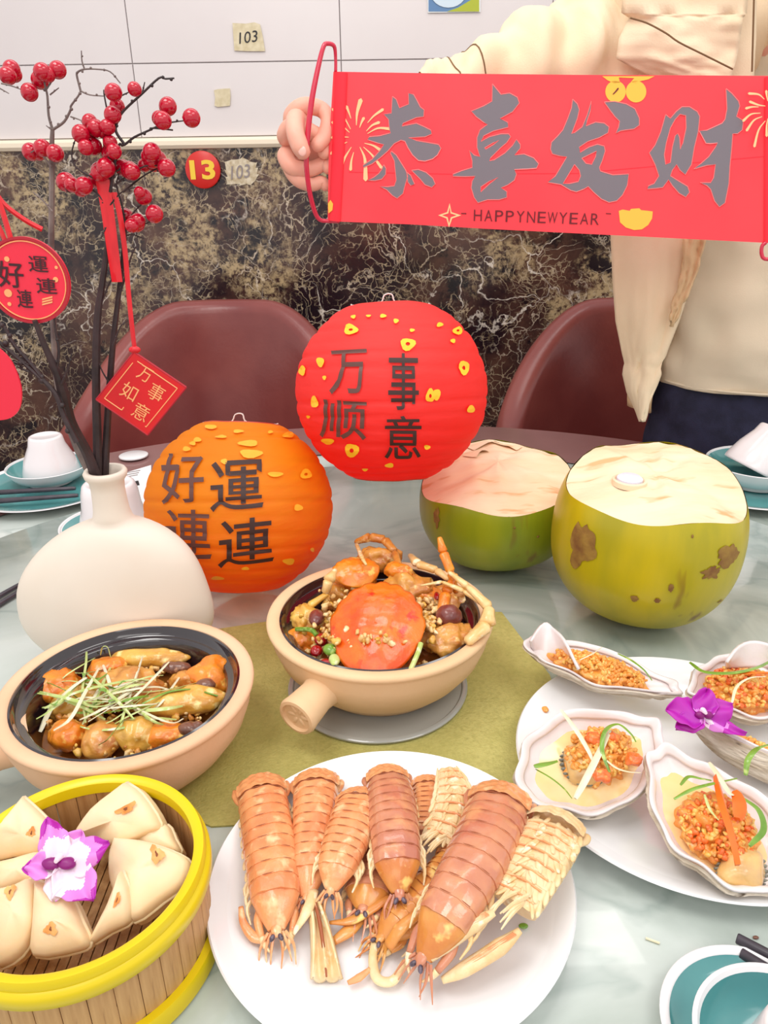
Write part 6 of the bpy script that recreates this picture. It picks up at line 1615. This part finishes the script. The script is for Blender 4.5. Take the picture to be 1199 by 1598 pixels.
loft('t_shirt', [(zh-.005, bx+.03, by-.01, .205, .135), (zh+.03, bx+.03, by-.01, .210, .140), (zh+.10, bx+.02, by-.01, .200, .138), (1.05, bx+.01, by-.01, .185, .13), (1.25, bx, by-.01, .19, .135), (1.40, bx, by, .19, .12), (1.47, bx, by, .13, .085), (1.50, bx, by, .075, .065)], M_shirt, wr=.016, thick=.003)
q = MB().tube([V((bx+.03 + .207*math.cos(a), by-.01 + .137*math.sin(a), zh)) for a in [2*PI*k/48 for k in range(49)]], .0022, 6)
obj('shirt_hem', q, M_shirt, pt_)
loft('jeans', [(.62, bx, by, .185, .125), (.75, bx+.01, by, .195, .13), (.85, bx+.01, by, .19, .125), (.95, bx, by, .165, .11)], M_jean, wr=.008)
for s_ in (-1, 1):
    q = MB().tube([V((bx+s_*.09, by, .72)), V((bx+.03+s_*.08, by-.03, .48)), V((bx+.035+s_*.08, by-.02, .12))], [.105, .08, .065], 24, n=5)
    obj('trouser_leg', q, M_jean, pt_, smooth=180)
    obj('shoe', MB().blob(V((bx+.035+s_*.085, by-.09, .045)), (.045, .13, .044), sub=3), M_wg, pt_, smooth=180)
# coat: right sleeve
SA = PY(985, 70, 1.31); SB = PY(905, 96, 1.29); SC = PY(830, 122, 1.26); SD = PY(745, 152, 1.235); SE = PY(660, 172, 1.22)
Ps = catmull([RS + V((.05, 0, -.02)), SA, SB, SC, SD, SE], 10)
rr = [.115, .102, .082, .071, .060, .050]
q = MB()
def sf(u, v):
    k = u*(len(Ps)-1); i = min(int(k), len(Ps)-2); p = Ps[i].lerp(Ps[i+1], k-i); T = (Ps[i+1]-Ps[i]).normalized()
    U = (V((0, 0, 1)) - T*T.z).normalized(); S = T.cross(U); kk = u*5; j = min(int(kk), 4); r = rr[j]*(1-kk+j) + rr[j+1]*(kk-j)
    a = v*2*PI
    fold = .016*noise.noise(V((u*9+math.cos(a)*1.2, math.sin(a)*1.6, 4))) + .011*math.sin(u*30 + math.sin(a)*3.2)*math.exp(-((u-.62)**2)*9)*.9 + .005*abs(noise.noise(V((u*22, a*1.3, 9))))
    if u > .97: fold -= .004
    return p + (U*math.sin(a) + S*math.cos(a)*.9)*(r + fold)
q.grid(90, 64, sf, cv=True)
slv = obj('coat_sleeve', q, M_coat, pt_, smooth=180)
for uu in (.80, .88):
    obj('sleeve_seam', MB().tube([sf(uu, v/40) * 1.0 + V((0, -.0006, 0)) for v in range(0, 41)], .0011, 5), M_seam, slv)
# left sleeve (outside the frame)
q = MB().tube([LS + V((-.05, 0, -.02)), LS + V((.03, 0, -.03)), LE, LE.lerp(LW, .7)], [.12, .10, .075, .058], 28, n=6); obj('coat_sleeve', q, M_coat, pt_, smooth=180)
# coat body: wraps the back and both sides, open in front
def coat_panel(name, outline_px, Y0, curve, m, seed=0, thick=.004, nx=26, ny=60):
    """outline_px: rows (py, x_left, x_right) down the panel"""
    def f(u, v):
        k = u*(len(outline_px)-1); i = min(int(k), len(outline_px)-2); x = k-i; A, B = outline_px[i], outline_px[i+1]
        py = A[0]*(1-x)+B[0]*x; xl = A[1]*(1-x)+B[1]*x; xr = A[2]*(1-x)+B[2]*x; px = xl + (xr-xl)*v
        dy = curve(u, v) + .007*noise.noise(V((v*3.2, u*4, seed))) + .004*noise.noise(V((v*8, u*12, seed)))
        return PY(px, py, Y0 + dy)
    q = MB().grid(ny, nx, f); o = obj(name, q, m, pt_, smooth=180); md = o.modifiers.new('thickness', 'SOLIDIFY'); md.thickness = thick; return o
fr = coat_panel('coat_front', [(-60, 955, 1180), (60, 958, 1178), (118, 958, 1175), (240, 955, 1150), (370, 955, 1100), (430, 958, 1082), (500, 963, 1058), (545, 972, 1040), (566, 977, 1034), (584, 975, 1030), (610, 981, 1020), (640, 995, 1010), (657, 1001, 1004)], 1.170, lambda u, v: .07*(1-v)**2 + .02*v + .02*u, M_coat, 3)
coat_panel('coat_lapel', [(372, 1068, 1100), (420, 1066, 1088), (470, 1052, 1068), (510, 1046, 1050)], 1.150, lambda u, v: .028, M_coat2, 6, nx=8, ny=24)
coat_panel('storm_flap', [(-60, 975, 1172), (20, 970, 1166), (28, 982, 1160), (60, 966, 1156), (92, 962, 1150), (112, 1000, 1144), (130, 1040, 1142)], 1.155, lambda u, v: .05*(1-v)**2 + .01*v, M_coat, 9, nx=24, ny=30)
obj('flap_seam', MB().tube([PY(a, b, 1.149+.03*max(0, (1060-a)/100)) for a, b in [(984, 28), (1010, 36), (1040, 52), (1060, 66), (1100, 86), (1144, 108)]], .0012, 6, n=4), M_seam, fr)
obj('front_edge_seam', MB().tube([PY(a, b, 1.160) for a, b in [(1178, -40), (1176, 40), (1174, 112)]], .0012, 6, n=4), M_seam, fr)
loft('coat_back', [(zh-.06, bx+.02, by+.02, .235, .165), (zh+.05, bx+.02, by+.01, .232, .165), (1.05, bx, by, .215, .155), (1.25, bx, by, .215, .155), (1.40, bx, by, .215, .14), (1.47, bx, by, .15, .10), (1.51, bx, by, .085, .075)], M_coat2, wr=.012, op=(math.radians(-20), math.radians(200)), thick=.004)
coat_panel('coat_front', [(-60, 1260, 1430), (118, 1270, 1430), (370, 1290, 1440), (600, 1300, 1450)], 1.2, lambda u, v: .07*v**2, M_coat, 13)
obj('coat_collar', MB().tube([V((bx + .095*math.cos(a), by + .085*math.sin(a), 1.50)) for a in [math.radians(-60 + 300*k/24) for k in range(25)]], .022, 10, flat=1.3), M_coat, pt_, smooth=180)
for s_, sh in ((-1, RS), (1, LS)):
    obj('coat_shoulder', MB().tube([V((bx + s_*.045, by, 1.475)), V((bx + s_*.11, by, 1.455)), sh + V((-s_*.01, 0, -.03))], [.080, .098, .108], 32, n=6), M_coat, pt_, smooth=180)
